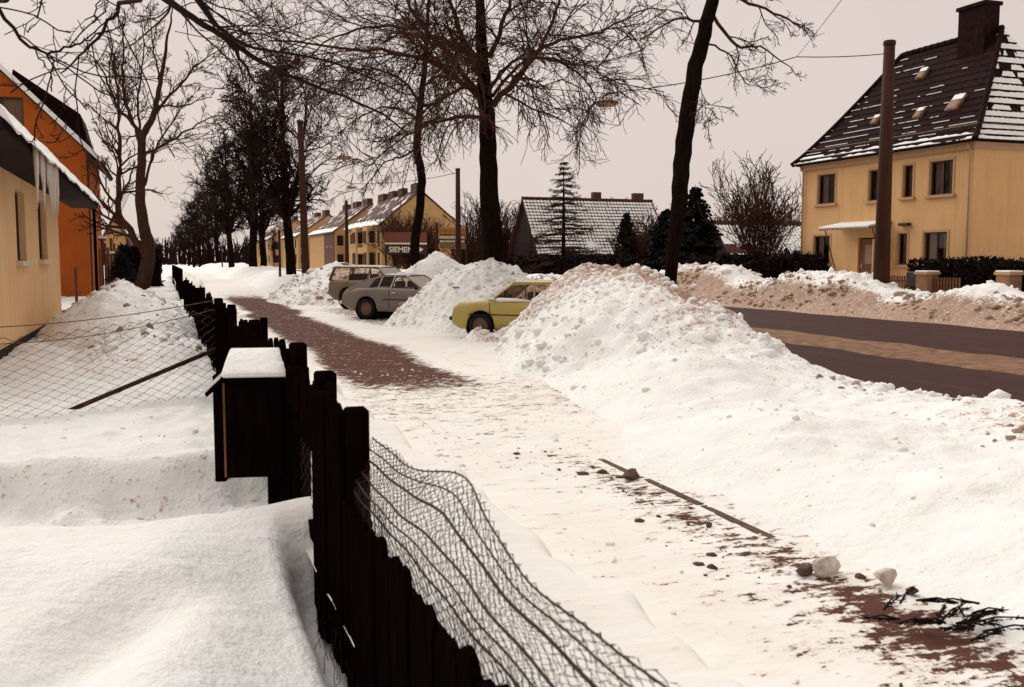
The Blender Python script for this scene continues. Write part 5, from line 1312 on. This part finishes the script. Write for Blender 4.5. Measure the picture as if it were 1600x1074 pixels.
# wooden porch fence with a snowy shelf beyond the orange house
PY = 52.0
a = atY(143, 405, PY)[0]; b = atY(186, 405, PY)[0]
t = thing('board_fence', 'brown board screen with snowy ledge right of the orange house', 'fence', (a, PY, 0)); Wd = b - a; zt = atY(150, 372, PY)[2]
n = 9
for k in range(n): MB().box((Wd * (k + .5) / n, 0, (zt - .25 * (k % 3)) / 2), (Wd / n * .86, .05, zt - .25 * (k % 3))).build('board', M['brown_wood'], t)
MB().box((Wd * .35, -.12, zt * .97), (Wd * .4, .45, .1)).build('ledge', M['brown_wood'], t); MB().box((Wd * .35, -.12, zt * .97 + .1), (Wd * .42, .5, .12)).build('snow_cap', M['clean_snow'], t, bevel=.04)
MB().box((Wd * .68, -.2, zt * .72), (Wd * .3, .4, .1)).build('ledge', M['brown_wood'], t); MB().box((Wd * .68, -.2, zt * .72 + .1), (Wd * .32, .45, .14)).build('snow_cap', M['clean_snow'], t, bevel=.04)
# small ochre house behind
q = atY(163, 405, 66); q1 = atY(198, 405, 66)
gable_house('small_house', 'small ochre house with snowy roof beyond the orange house', (q[0], 66, 0), q1[0] - q[0], 8, atY(180, 372, 66)[2], atY(180, 338, 66)[2], 'ochre_plaster', 'tile_red', 'y', over=.3, snow_eave=True)
q = atY(205, 405, 58)
hedge('hedge', 'dark hedge behind the twin-stemmed tree', (atY(186, 405, 58)[0], 58), (atY(250, 405, 58)[0], 58), 1.0, atY(210, 386, 58)[2], 63, 2500)
# stakes and a little fir in the garden
for u, v, h, lab in ((170, 437, .9, 'short wooden stake in the snow before the board screen'), (119, 452, .6, 'low stake near the corner of the cream house')):
    q = atD(u, v, 27.0); t = MB().box((0, 0, h / 2 - .3), (.07, .07, h + .6), rz=.3).build('stake', M['brown_wood'], None, bevel=.01); t.location = (q[0], q[1], q[2]); tag(t, lab, 'stake', 'stakes in the garden')
q = atD(190, 433, 27.0); conifer('fir', 'tiny dark fir in the snow below the twin-stemmed tree', (q[0], q[1], q[2] - .1), .75, .42, 46, dens=.6, rb=.01)

# ------------------------------------------------------------------ fence along the pavement, letterbox, wire fences
FX = 0.70
rgf = random.Random(12)
def pale_fence(label, y0, y1, top, seed, wd=.105, gap=.02, lean=.02, bottoms=None, skip=(), drift=0.0):
    t = thing('paling_fence', label, 'fence', (FX, y0, 0), group='black paling fence between garden and pavement')
    rg = random.Random(seed); y = 0.0
    while y < y1 - y0:
        ya = y0 + y
        if not any(a <= ya <= b for a, b in skip):
            h = top(ya) + rg.uniform(-.035, .035); zb = (bottoms(ya) if bottoms else 0.08) + rg.uniform(-.04, .04)
            m = MB(); x = drift * y + rg.uniform(-.008, .008); l = rg.uniform(-lean, lean)
            # paling with a chamfered, weathered head
            m.prism([(x, y, zb), (x, y + wd, zb + rg.uniform(-.015, .015)), (x, y + wd + l * .4, h - .03), (x, y + wd * .6 + l * .4, h), (x, y + wd * .25 + l * .4, h - rg.uniform(0, .02)), (x, y + l * .4, h - .04)], (.024, 0, 0))
            m.build('paling', M['black_wood'], t)
        y += wd + gap * rg.uniform(.3, 1.6)
    for z in (.42, min(.92, top(y0) - .16)):
        MB().bar((drift * 0 + .05, 0, z), (drift * (y1 - y0) + .05, y1 - y0, z), .045, .085).build('rail', M['black_wood'], t)
    n = max(2, int((y1 - y0) / 2.4) + 1)
    for k in range(n):
        yy = (y1 - y0) * k / (n - 1); hh = top(y0 + yy) + (.02 if y0 > 3 else -.10)
        MB().box((.07 + drift * yy, yy, hh / 2 - .1), (.1, .1, hh + .2), rz=rg.uniform(-.1, .1)).build('post', M['black_wood'], t, bevel=.012)
    return t
pale_fence('nearest stretch of black paling fence, its lower edge ragged', 1.0, 4.02, lambda y: .895 + .02 * math.sin(y * 7), 1, wd=.128, gap=.006, bottoms=lambda y: -.05 + .12 * (y - 1)/2.5, skip=((3.20, 3.26),))
pale_fence('tall black fence boards right of the letterbox', 4.06, 4.88, lambda y: 1.27 + .05 * (y - 4) + .03 * math.sin(y * 9), 2, wd=.14, gap=.01, bottoms=lambda y: .06)
pale_fence('black paling fence behind the letterbox, beside the wire fence', 5.9, 11.6, lambda y: 1.33 - .012 * (y - 6) + .05 * math.sin(y * 2.3), 3, wd=.12, gap=.03, lean=.08, skip=((8.3, 8.5), (6.55, 6.7)))
pale_fence('farther stretch of black paling fence along the trodden path', 11.7, 20, lambda y: 1.28 + .08 * math.sin(y * 1.7), 4, wd=.11, gap=.03, lean=.1, skip=((14, 14.5), (17.2, 18.0)))
pale_fence('far broken stretch of black paling fence', 20.2, 34, lambda y: 1.22 + .12 * math.sin(y * 1.1), 5, wd=.11, gap=.05, lean=.15, skip=((23, 24.5), (28, 29.5), (31, 32)))
pale_fence('farthest tilted remains of the paling fence', 40, 66, lambda y: 1.5, 6, wd=.12, gap=.06, lean=.3, skip=((43, 49), (52, 60)))
# a leaning board and the gate boards that bridge the letterbox
t = pale_fence('black gate boards joining the letterbox to the tall boards', 4.95, 5.85, lambda y: 1.28 + .05 * math.sin(y * 5), 7, wd=.13, gap=.012, bottoms=lambda y: 1.02)
q = atZ(391, 505, .35); o = MB().bar((0, 0, -.3), (-.02, -.10, 1.0), .07, .05).build('leaning_stake', M['black_wood']); o.location = (1.0, 10.2, .3); tag(o, 'thin black stake leaning out of the snow beside the fence', 'stake')

# letterbox on a post, with pitched snowy lid
BX, BY = 0.545, 6.15
lb = thing('letterbox', 'black wooden letterbox with snow on its pitched lid', 'letterbox', (BX, BY, 0), rz=math.radians(-12))
MB().box((.13, .04, .55), (.15, .15, 1.25)).build('post', M['black_wood'], lb, bevel=.01)
MB().box((0, 0, .86), (.34, .30, .60)).build('body', M['black_wood'], lb, bevel=.008)
MB().box((-.215, .02, .86), (.07, .26, .66)).build('side_panel', M['black_wood'], lb, bevel=.006)
m = MB(); m.prism([(-.20, -.20, 1.16), (.20, -.20, 1.16), (.20, -.20, 1.185), (-.20, -.20, 1.185)], (0, 0, 0.0001))
m = MB(); m.prism([(-.19, -.19, 1.155), (-.19, .2, 1.275), (-.19, .2, 1.30), (-.19, -.19, 1.18)], (.40, 0, 0)); lid = m.build('lid', M['black_wood'], lb)
m = MB(); m.prism([(-.185, -.20, 1.182), (-.185, .2, 1.302), (-.185, .19, 1.335), (-.185, .02, 1.292), (-.185, -.17, 1.225), (-.185, -.20, 1.205)], (.39, 0, 0)); m.build('snow_layer', M['clean_snow'], lid, bevel=.012)
m = MB(); m.prism([(-.285, -.13, 1.06), (-.185, -.13, 1.16), (-.185, -.13, 1.185), (-.295, -.13, 1.085)], (0, .3, 0)); sl = m.build('side_lid', M['black_wood'], lb)
m = MB(); m.prism([(-.297, -.13, 1.087), (-.187, -.13, 1.187), (-.187, -.13, 1.215), (-.297, -.13, 1.11)], (0, .3, 0)); m.build('snow_layer', M['clean_snow'], sl)
MB().box((-.178, -.155, .86), (.012, .012, .58)).build('painted_lit_edge', M['brown_wood'], lb)  # light caught on the corner edge, painted as a paler brown strip
MB().box((-.255, .0, .98), (.02, .03, .08)).build('latch', M['dark_wire'], lb)

def mesh_wires(surf, s_len, t_len, cell, r, wob=0.0, seed=0, sides=3, hexa=False):
    """zigzag chain-link wires on a surface surf(s, t) -> xyz"""
    rg = np.random.default_rng(seed); pl = []
    ns = int(s_len / cell); n_t = int(t_len / (cell / 2))
    for k in range(ns):
        P = []
        for j in range(n_t + 1):
            off = 0.5 if (j + k) % 2 else -0.5
            s = (k + 0.5 + off) * cell; tt = j * cell / 2
            P.append((min(max(s, 0), s_len), tt))
        A = np.array([surf(s, q) for s, q in P]) + rg.normal(0, wob, (len(P), 3))
        pl.append((A, np.full(len(A), r)))
        A2 = np.array([surf(min(max((k + 0.5 - (0.5 if j % 2 else -0.5)) * cell, 0), s_len), j * cell / 2) for j in range(n_t + 1)]) + rg.normal(0, wob, (n_t + 1, 3))
        if hexa or False: pl.append((A2, np.full(len(A2), r)))
    return pl
# wire mesh flopping over the near palings
def nsurf(s, t):
    y = 1.15 + s
    bulge = .05 * math.sin(y * 2.2) + .07 * math.exp(-((y - 2.85) / .35) ** 2)
    z = .30 + t; x = FX + .045
    if z > .95:
        k = (z - .95); sag = .10 * (1 - math.exp(-((y - 2.9) / .9) ** 2))
        x = x + k * .34 + bulge * k * 1.2; z = .95 + k * (.50 + .30 * math.exp(-((y - 2.85) / .45) ** 2) + .015 * math.sin(y * 5))
    return (x + .004 * math.sin(y * 13 + t * 9), y, z)
nf = thing('wire_fence', 'crumpled hexagonal wire mesh flopping outward over the near palings', 'fence', (0, 0, 0))
pl = mesh_wires(nsurf, 3.02, .98, .033, .0017, .0025, 3)
pl += mesh_wires(lambda s_, t_: tuple(np.array(nsurf(s_ + .013, t_ * .97)) + np.array([.03 + .02 * math.sin(s_ * 5), 0, -.012 + .015 * math.sin(s_ * 3.1)])), 2.96, .98, .036, .0016, .0025, 4)
V, F = tubes(pl, 3); link('mesh', np_mesh('near_mesh', V, [F]), M['dark_wire'], nf)
for tt, rr in ((.62, .004), (.67, .0035), (.73, .0045), (.83, .005), (.90, .003), (.965, .003)):
    P = np.array([nsurf(k * .05, tt + .006 * math.sin(k * .21 + tt * 20)) for k in range(61)]); V, F = tubes([(P, np.full(len(P), rr))], 5)
    link('strand', np_mesh('strand', V, [F], True), M['dark_wire'], nf)
# mesh in the gap between letterbox and boards
def gsurf(s, t): return (FX + .06, 4.8 + s, .1 + t)
g2 = thing('wire_fence', 'narrow strip of wire mesh between the letterbox and the black boards', 'fence', (0, 0, 0))
V, F = tubes(mesh_wires(gsurf, 1.15, 1.0, .075, .0022, .002, 4), 3); link('mesh', np_mesh('gap_mesh', V, [F]), M['dark_wire'], g2)
# loose wire ends hanging below the near boards
rgw = np.random.default_rng(8); pl = []
for k in range(26):
    y = rgw.uniform(2.6, 4.9); x = FX - .02; z = rgw.uniform(.05, .35); P = [np.array([x, y, z])]
    for j in range(7): P.append(P[-1] + np.array([rgw.normal(0, .008), rgw.normal(.004, .02), -.028]))
    pl.append((np.array(P), np.full(8, .002)))
V, F = tubes(pl, 3); link('loose_ends', np_mesh('loose_ends', V, [F]), M['dark_wire'], nf)
# the chain-link fence across the garden
A0 = np.array([.62, 11.6, 0]); A1 = np.array([-2.6, 9.6, 0]); dA = unit(A1 - A0); LA = np.linalg.norm(A1 - A0)
def csurf(s, t):
    p = A0 + dA * s; k = s / LA
    top = 1.36 - .10 * math.sin(k * math.pi * .9) - .18 * k; z0 = .16
    f = t / 1.2
    return (p[0] + .03 * math.sin(s * 1.7 + t), p[1] + .05 * math.sin(s * 2.3) * f, z0 + (top - z0) * f)
cf = thing('chain_link_fence', 'rusty chain-link fence with a sloping brace across the garden', 'fence', (0, 0, 0))
V, F = tubes(mesh_wires(csurf, LA, 1.2, .092, .0048, .003, 5), 3); link('mesh', np_mesh('garden_mesh', V, [F]), M['wire'], cf)
for z_, rr, sg in ((1.43, .005, .10), (1.33, .0045, .17)):
    P = np.array([A0 + dA * LA * k / 24 + np.array([0, 0, z_ - .14 * k / 24 - sg * math.sin(math.pi * k / 24)]) for k in range(25)]); V, F = tubes([(P, np.full(25, rr))], 5)
    link('strand', np_mesh('strand', V, [F], True), M['wire'], cf)
pb = atZ(70, 655, .22); pt = A0 + dA * .05 + np.array([0, 0, .86])
MB().tube([V3(pb) - Vector((0, 0, .02)), V3(pt)], .026, 8).build('brace', M['pole'], cf, smooth=True)
MB().box((A0[0], A0[1], .6), (.10, .10, 1.7)).build('post', M['black_wood'], cf, bevel=.01)
MB().box((A1[0], A1[1], .55), (.09, .09, 1.6)).build('post', M['black_wood'], cf, bevel=.01)

# ------------------------------------------------------------------ poles, wires, hanging lamps
def pole(label, x, y, h, r0, r1, lean=(0, 0)):
    t = thing('street_pole', label, 'pole', (x, y, 0), group='brown wooden street poles')
    MB().tube([(0, 0, -.2), (lean[0] * .5, lean[1] * .5, h * .5), (lean[0], lean[1], h)], [r0, (r0 + r1) / 2, r1], 14).build('shaft', M['pole'], t, smooth=True)
    MB().lathe([(r1 + .03, -.1), (r1 + .03, .0), (r1, .05), (0.0, .06)], (lean[0], lean[1], h), sides=14).build('cap', M['pole'], t)
    return t
def catenary(a, b, sag, n=16):
    a = np.array(a); b = np.array(b); return np.array([a + (b - a) * k / n - np.array([0, 0, sag * 4 * (k / n) * (1 - k / n)]) for k in range(n + 1)])
def lamp(label, c, dia):
    t = thing('hanging_lamp', label, 'lamp', (c[0], c[1], c[2]), group='lamps hung over the road')
    r = dia / 2
    m = MB(); m.lathe([(0.001, .16), (.06, .16), (.07, .09), (r * .55, .085), (r * .96, .03), (r, 0.0), (r * .97, -.03), (r * .9, -.04)], sides=22); m.build('housing', M['lamp'], t, smooth=True)
    m = MB(); m.lathe([(r * .9, -.04), (r * .75, -.09), (r * .4, -.12), (0.001, -.125)], sides=22); m.build('diffuser', M['lamp_glass'], t, smooth=True)
    m = MB(); m.tube([(0, 0, .15), (0, 0, .30)], .02, 6); m.build('hanger', M['dark_wire'], t)
    return t
def span(label, polys, r, seed=0):
    V, F = tubes([(p, np.full(len(p), r)) for p in polys], 4)
    return tag(link('span_wire', np_mesh('span_wire', V, [F], True), M['dark_wire']), label, 'wire', 'span wires carrying the lamps')
PX = 24.6
pB = atX(1378, 405, PX); pT = atX(1390, 66, PX)
pole('nearest thick brown pole in front of the yellow house', PX, pB[1], pT[2], .30, .19, (0, pT[1] - pB[1]))
l1 = atY(948, 161, pB[1]); lamp('nearest hanging lamp left of the leaning tree', l1, .78)
w0 = atX(1386, 84, PX - .2); w1 = atD(1245, 89, (np.dot(atY(1245, 89, pB[1]) - C_, F_)))
span('span wire from the nearest pole to the nearest lamp', [catenary(w0, w1, .05), catenary(w1, l1 + np.array([0, 0, .3]), .15)], .016)
far_up = atD(1330, -20, 24.0); span('stay wire running up out of the picture from the nearest span wire', [catenary(w1, far_up, .02)], .010)
lft = np.array([0.6, pB[1] + 2, 8.5]); span('span wire from the nearest lamp into the branches on the left', [catenary(l1 + np.array([0, 0, .3]), lft, .25)], .012)
p2 = atX(716, 264, 24); b2 = atX(716, 405, 24); pole('slim brown pole in front of the orange-topped signboard', 24, b2[1], p2[2], .26, .19)
l3 = atY(549, 293, b2[1]); lamp('farthest small hanging lamp above the terrace', l3, .85)
span('span wire from the slim pole to the farthest lamp', [catenary(p2 - np.array([0, 0, .3]), l3 + np.array([0, 0, .3]), .3)], .022)
p3 = atX(541, 314, 24); pole('farthest brown pole before the terrace roofs', 24, p3[1], p3[2], .28, .2)
p4 = atX(469, 190, 7.1); b4 = atX(478, 405, 7.1); Y4 = 52.0; p4 = atY(469, 190, Y4); b4 = atY(478, 405, Y4)
pole('brown pole beside the nearest avenue tree', b4[0], Y4, p4[2], .22, .15, (p4[0] - b4[0], 0))
l2 = atY(538, 246, Y4); lamp('middle hanging lamp right of the brown pole by the avenue', l2, .82)
span('span wire from the avenue pole to the middle lamp', [catenary(p4 - np.array([0, 0, .2]), l2 + np.array([0, 0, .3]), .1)], .016)
for u, x, h, lab in ((437, 6.2, 3.2, 'thin brown post left of the nearest avenue tree'), (347, 6.0, 3.0, 'thin reddish post among the avenue trunks')):
    q = atX(u, 405, x); t = MB().tube([(0, 0, -.2), (0, 0, h)], .07, 7).build('thin_post', M['pole'], smooth=True); t.location = (x, q[1], .3); tag(t, lab, 'post', 'thin posts along the verge')

# ------------------------------------------------------------------ cars
def car(name, label, mat, kind, loc, yaw, detail=True):
    t = thing(name, label, 'car', loc, yaw)
    L, W = 4.15, 1.60
    if kind == 'sedan': top = [(-2.07, .66), (-2.04, .80), (-1.9, .87), (-1.3, .90), (0.0, .90), (.95, .895), (1.3, .88), (1.80, .84), (1.93, .77), (1.97, .60)]
    elif kind == 'fast': top = [(-2.10, .60), (-2.06, .74), (-1.95, .84), (-1.5, .90), (-.8, .925), (.0, .91), (.65, .895), (1.3, .86), (1.9, .79), (2.05, .70), (2.09, .56)]
    else: top = [(-2.05, .62), (-2.03, .85), (-1.95, .90), (0, .90), (.60, .895), (1.2, .865), (1.85, .81), (2.02, .74), (2.07, .60)]
    xs = np.unique(np.concatenate([np.linspace(top[0][0], top[-1][0], 90), [p_[0] for p_ in top]]))
    zt = np.interp(xs, [p_[0] for p_ in top], [p_[1] for p_ in top])
    ends = np.clip((np.abs(xs) - 1.75) / .35, 0, 1)
    zb = .23 + .20 * ends ** 1.3
    WB = 1.22; RA = .365
    for c in (-WB, WB):
        dx = np.abs(xs - c); arch = np.where(dx < RA, .30 + np.sqrt(np.maximum(RA ** 2 - dx ** 2, 0)), 0); zb = np.maximum(zb, arch)
    wv = W / 2 * (1 - .10 * np.clip((np.abs(xs) - 1.2) / .9, 0, 1) ** 2.2)
    flare = sum(np.exp(-((np.abs(xs - c) - RA) / .07) ** 2) for c in (-WB, WB)) * .012
    prof = [(.90, 0.0), (.97, .10), (1.0, .42), (.992, .74), (.965, .91), (.90, 1.0)]
    rows = []
    for a, f in prof: rows.append(np.stack([xs, wv * a + (flare if f < .1 else 0), zb + (zt - zb) * f], -1))
    hump = .022
    rows.append(np.stack([xs, wv * .5, zt + hump * .75], -1)); rows.append(np.stack([xs, wv * 0, zt + hump], -1))
    G = np.array(rows); Gm = G[:-1][::-1].copy(); Gm[..., 1] *= -1; G = np.concatenate([G, Gm]); nr_, nx_ = G.shape[:2]
    i = np.arange(nr_ * nx_).reshape(nr_, nx_); Fq = np.stack([i[:-1, :-1], i[1:, :-1], i[1:, 1:], i[:-1, 1:]], -1).reshape(-1, 4)
    me = np_mesh('car_body', G.reshape(-1, 3), [Fq, i[:, :1].T, i[::-1, -1:].T], True)
    body = link('body', me, mat, t)
    MB().box((0, 0, .40), (3.3, W * .80, .34)).build('underbody', M['rubber'], t)
    for c in (-WB, WB): MB().lathe([(RA + .03, -W * .46), (RA + .03, W * .46)], (c, 0, .32), axis='y', sides=22).build('wheel_housing', M['rubber'], t)
    # greenhouse
    if kind == 'sedan': Ab, At, Cb, Ct, rzf, Bx = 1.0, .42, -1.16, -.72, 1.39, -.14
    elif kind == 'fast': Ab, At, Cb, Ct, rzf, Bx = .70, .02, -1.98, -.80, 1.335, -.40
    else: Ab, At, Cb, Ct, rzf, Bx = .62, .02, -2.0, -1.86, 1.40, -.35
    yb, yt = W / 2 * .88, W / 2 * .70; zb_ = .90; zrf = rzf - .06
    def side(x, z, s=1):                                                        # a point on the side glass plane
        k = (z - zb_) / (zrf - zb_); return Vector((x, s * (yb + (yt - yb) * k), z))
    # roof panel
    xr = np.linspace(Ct - .03, At + .03, 14); yr = np.linspace(-1, 1, 11); X, Yq = np.meshgrid(xr, yr)
    ed = np.clip((np.abs(X - (At + Ct) / 2) / ((At - Ct) / 2 + .03)), 0, 1)
    Z = rzf - .055 * np.abs(Yq) ** 3 - .045 * ed ** 4
    Vv = np.stack([X, Yq * (yt + .025), Z], -1).reshape(-1, 3); ii = np.arange(X.size).reshape(X.shape)
    fq = np.stack([ii[:-1, :-1], ii[:-1, 1:], ii[1:, 1:], ii[1:, :-1]], -1).reshape(-1, 4)
    V2 = Vv.copy(); V2[:, 2] -= .04
    edge = np.concatenate([ii[0, :], ii[1:, -1], ii[-1, -2::-1], ii[-2:0:-1, 0]]); skq = np.stack([edge, np.roll(edge, -1), np.roll(edge, -1) + X.size, edge + X.size], -1)
    link('roof', np_mesh('car_roof', np.concatenate([Vv, V2]), [fq, fq[:, ::-1] + X.size, skq], True), mat, t)
    for s in (1, -1):
        pp = [('A', side(Ab, zb_ - .02, s), side(At, zrf, s), .06), ('B', side(Bx, zb_ - .02, s), side(Bx + (.06 if kind != 'fast' else .10), zrf, s), .055)]
        if kind == 'sedan': pp.append(('C', side(Cb, zb_ - .02, s), side(Ct, zrf, s), .13))
        if kind == 'wagon': pp += [('C', side(-1.15, zb_ - .02, s), side(-1.12, zrf, s), .07), ('D', side(Cb, zb_ - .02, s), side(Ct, zrf, s), .12)]
        for nm, a, b, wd in pp: MB().bar(a, b, .035, wd, up=(0, 1, 0)).build('pillar', M['chrome'] if (kind == 'fast' and nm == 'B') else mat, t, bevel=.008)
        if kind == 'fast':
            # solid sail panel sloping to the tail
            MB().prism([side(-1.18, zb_ - .03, s), side(Cb, zb_ - .06, s), side(-1.45, zb_ + .20, s), side(Ct, zrf, s), side(Ct + .12, zrf, s), side(-.98, zb_ + .26, s)], (0, -s * .03, 0)).build('sail_panel', mat, t)
            MB().bar(side(-.82, zb_, s), side(-.72, zrf - .02, s), .03, .03, up=(0, 1, 0)).build('pillar', M['chrome'], t)
        if kind == 'sedan': MB().bar(side(.66, zb_, s), side(.62, zb_ + .24, s), .02, .02, up=(0, 1, 0)).build('quarter_light_post', M['rubber'], t)
        rear_x = Cb if kind != 'fast' else -1.2
        g = MB(); ins = Vector((0, -s * .015, 0)); g.poly([side(Ab, zb_, s) + ins, side(At, zrf, s) + ins, side(Ct, zrf, s) + ins, side(rear_x, zb_, s) + ins]); g.build('side_glass', M['car_glass'], t)
        rl = MB(); rl.bar(side(At + .02, zrf, s), side(Ct - .02, zrf, s), .04, .03); rl.build('roof_rail', mat, t)
        # door lines, trim, handle
        wy_ = W / 2 + .001
        for dx in ((Ab - .04, Bx) if kind != 'wagon' else (.62, Bx, -1.15)): MB().box((dx, s * (wy_ - .004), .60), (.012, .012, .52)).build('door_gap', M['rubber'], t)
        MB().box((0, s * (wy_ + .003), .58), (3.0 if kind == 'sedan' else 1.2, .012, .022)).build('side_trim', M['rubber'], t)
        MB().box((Bx + .16, s * (wy_ - .012), .775), (.15, .035, .03)).build('door_handle', M['chrome'], t, bevel=.006)
        MB().box((Ab - .16, s * (wy_ + .03), .93), (.09, .10, .09)).build('door_mirror', M['rubber'] if kind != 'sedan' else M['chrome'], t, bevel=.02)
        for c in (WB, -WB):
            wh = MB().lathe([(.20, -.085), (.275, -.085), (.298, -.06), (.303, 0), (.298, .06), (.275, .085), (.20, .085)], (0, 0, 0), axis='y', sides=24).build('wheel', M['rubber'], t, smooth=True)
            wh.location = (c, s * (W / 2 - .11), .303)
            MB().lathe([(.205, s * .06), (.19, s * .075), (.12, s * .06), (.06, s * .085), (.001, s * .09)], axis='y', sides=20).build('hubcap', M['hub'], wh, smooth=True)
        MB().lathe([(.001, .02), (.07, .012), (.085, 0), (.085, -.04)], axis='z', sides=14)
        hl = MB(); hl.box((1.94 if kind == 'sedan' else 2.04, s * .56, .64), (.05, .22, .17)); hl.build('headlight', M['lamp_glass'], t, bevel=.02)
        tlm = MB(); tlm.box((-2.05, s * .56, .66), (.05, .26, .12)); tlm.build('tail_light', M['sign_red'], t, bevel=.015)
    g = MB(); g.poly([side(Ab, zb_, 1), side(Ab, zb_, -1), side(At, zrf, -1), side(At, zrf, 1)]); g.build('windscreen', M['car_glass'], t)
    rb = (Cb, zb_) if kind != 'fast' else (-1.55, zb_ + .12)
    g = MB(); g.poly([side(rb[0], rb[1], 1), side(rb[0], rb[1], -1), side(Ct, zrf, -1), side(Ct, zrf, 1)]); g.build('rear_window', M['car_glass'], t)
    for x, s in (((2.0 if kind == 'sedan' else 2.10), 1), (-2.12, -1)): MB().box((x, 0, .47), (.09, W * .95, .10)).build('bumper', M['chrome'] if kind != 'sedan' else M['rubber'], t, bevel=.03)
    so = .3 if kind == 'sedan' else 0
    for x, n in ((so, 2), (-.95 + so, 1)):
        for yy in ((-.36, .36) if n == 2 else (0,)):
            st = MB(); st.box((x, yy, .62), (.5, .48 if n == 2 else 1.15, .2)); st.box((x - .27, yy, .84), (.14, .46 if n == 2 else 1.15, .55)); st.build('seat', M['seat'], t, bevel=.04)
    MB().box((Ab - .02, 0, .84), (.25, 1.2, .16)).build('dashboard', M['seat'], t, bevel=.03)
    w_ = MB(); w_.tube([Vector((.38 + so + .05 * math.cos(a_), .36 + .18 * math.sin(a_), .92 + .17 * math.cos(a_))) for a_ in [k * math.pi / 8 for k in range(17)]], .014, 5, cap=False); w_.build('steering_wheel', M['rubber'], t)
    return t
car('sedan_car', 'mustard yellow saloon car half buried in the snow bank', M['yellow_paint'], 'sedan', (8.45, 21.2, 0.02), math.radians(137))
car('fastback_car', 'grey fastback coupe with its front under a snow heap', M['grey_paint'], 'fast', (7.45, 29.32, 0.04), math.radians(-44))
car('estate_car', 'olive estate car behind the grey fastback', M['olive_paint'], 'wagon', (7.95, 35.5, 0.1), math.radians(-47)).scale = (1.04, 1.04, 1.12)
q = atX(503, 405, 20.0); car('parked_car', 'small white car far down the road beside the brown pole', M['white_paint'], 'wagon', (20.0, q[1] * .9, .1), math.radians(95))
# snow that drifted onto the yellow car's door and wheel
m = MB(); m.tube([(.95, .71, .905), (.75, .73, .93), (.35, .735, .935), (-.1, .71, .91)], [.015, .05, .04, .015], 8)
o = m.build('window_snow', M['clean_snow'], bpy.data.objects['sedan_car'], smooth=True)
bm = bmesh.new(); bmesh.ops.create_icosphere(bm, subdivisions=4, radius=1)
for v in bm.verts: k = 1 + .22 * float(fbm(np.array(v.co.x * 1.7 + 3), np.array(v.co.z * 1.7 + v.co.y), 3, 7)); v.co = Vector((v.co.x * .26 * k, v.co.y * .2 * k, v.co.z * .27 * k))
me = bpy.data.meshes.new('wheel_snow'); bm.to_mesh(me); bm.free()
for p_ in me.polygons: p_.use_smooth = True

bpy.data.objects['fastback_car'].scale = (1.05, 1.05, 1.06)
# ------------------------------------------------------------------ brushwood at the lower right
bw = thing('brushwood', 'dark tangle of fir twigs lying on the pavement at lower right', 'brushwood', tuple(atZ(1470, 985, .02)))
rgb_ = np.random.default_rng(21); pl = []; qd = []
for k in range(22):
    a = rgb_.uniform(-.5, .7) + (math.pi if rgb_.random() < .4 else 0); c = np.array([rgb_.normal(.08, .15), rgb_.normal(-.02, .13), .03 + rgb_.uniform(0, .05)]); d = np.array([math.cos(a), math.sin(a), rgb_.uniform(-.02, .16)]); l = rgb_.uniform(.10, .30)
    P = np.array([c, c + d * l * .5 + [0, 0, .02], c + d * l]); P[:, 2] = np.maximum(P[:, 2], .008); pl.append((P, np.array([.007, .005, .003])))
    for j in range(60):
        q = rgb_.uniform(.1, 1); b0 = c + d * l * q; e = b0 + d * .02 + np.array([rgb_.normal(0, .016), rgb_.normal(0, .016), rgb_.normal(.0, .008)]); wv = rgb_.normal(0, .003, 3)
        qd.append([b0 - wv, e - wv * .3, e + wv * .3, b0 + wv])
V, F = tubes(pl, 4); link('twigs', np_mesh('brush_twigs', V, [F]), M['twig_dark'], bw)
Q = np.array(qd).reshape(-1, 3); Q[:, 2] = np.maximum(Q[:, 2], .006); link('needles', np_mesh('brush_needles', Q, [np.arange(len(Q)).reshape(-1, 4)]), M['needle'], bw)
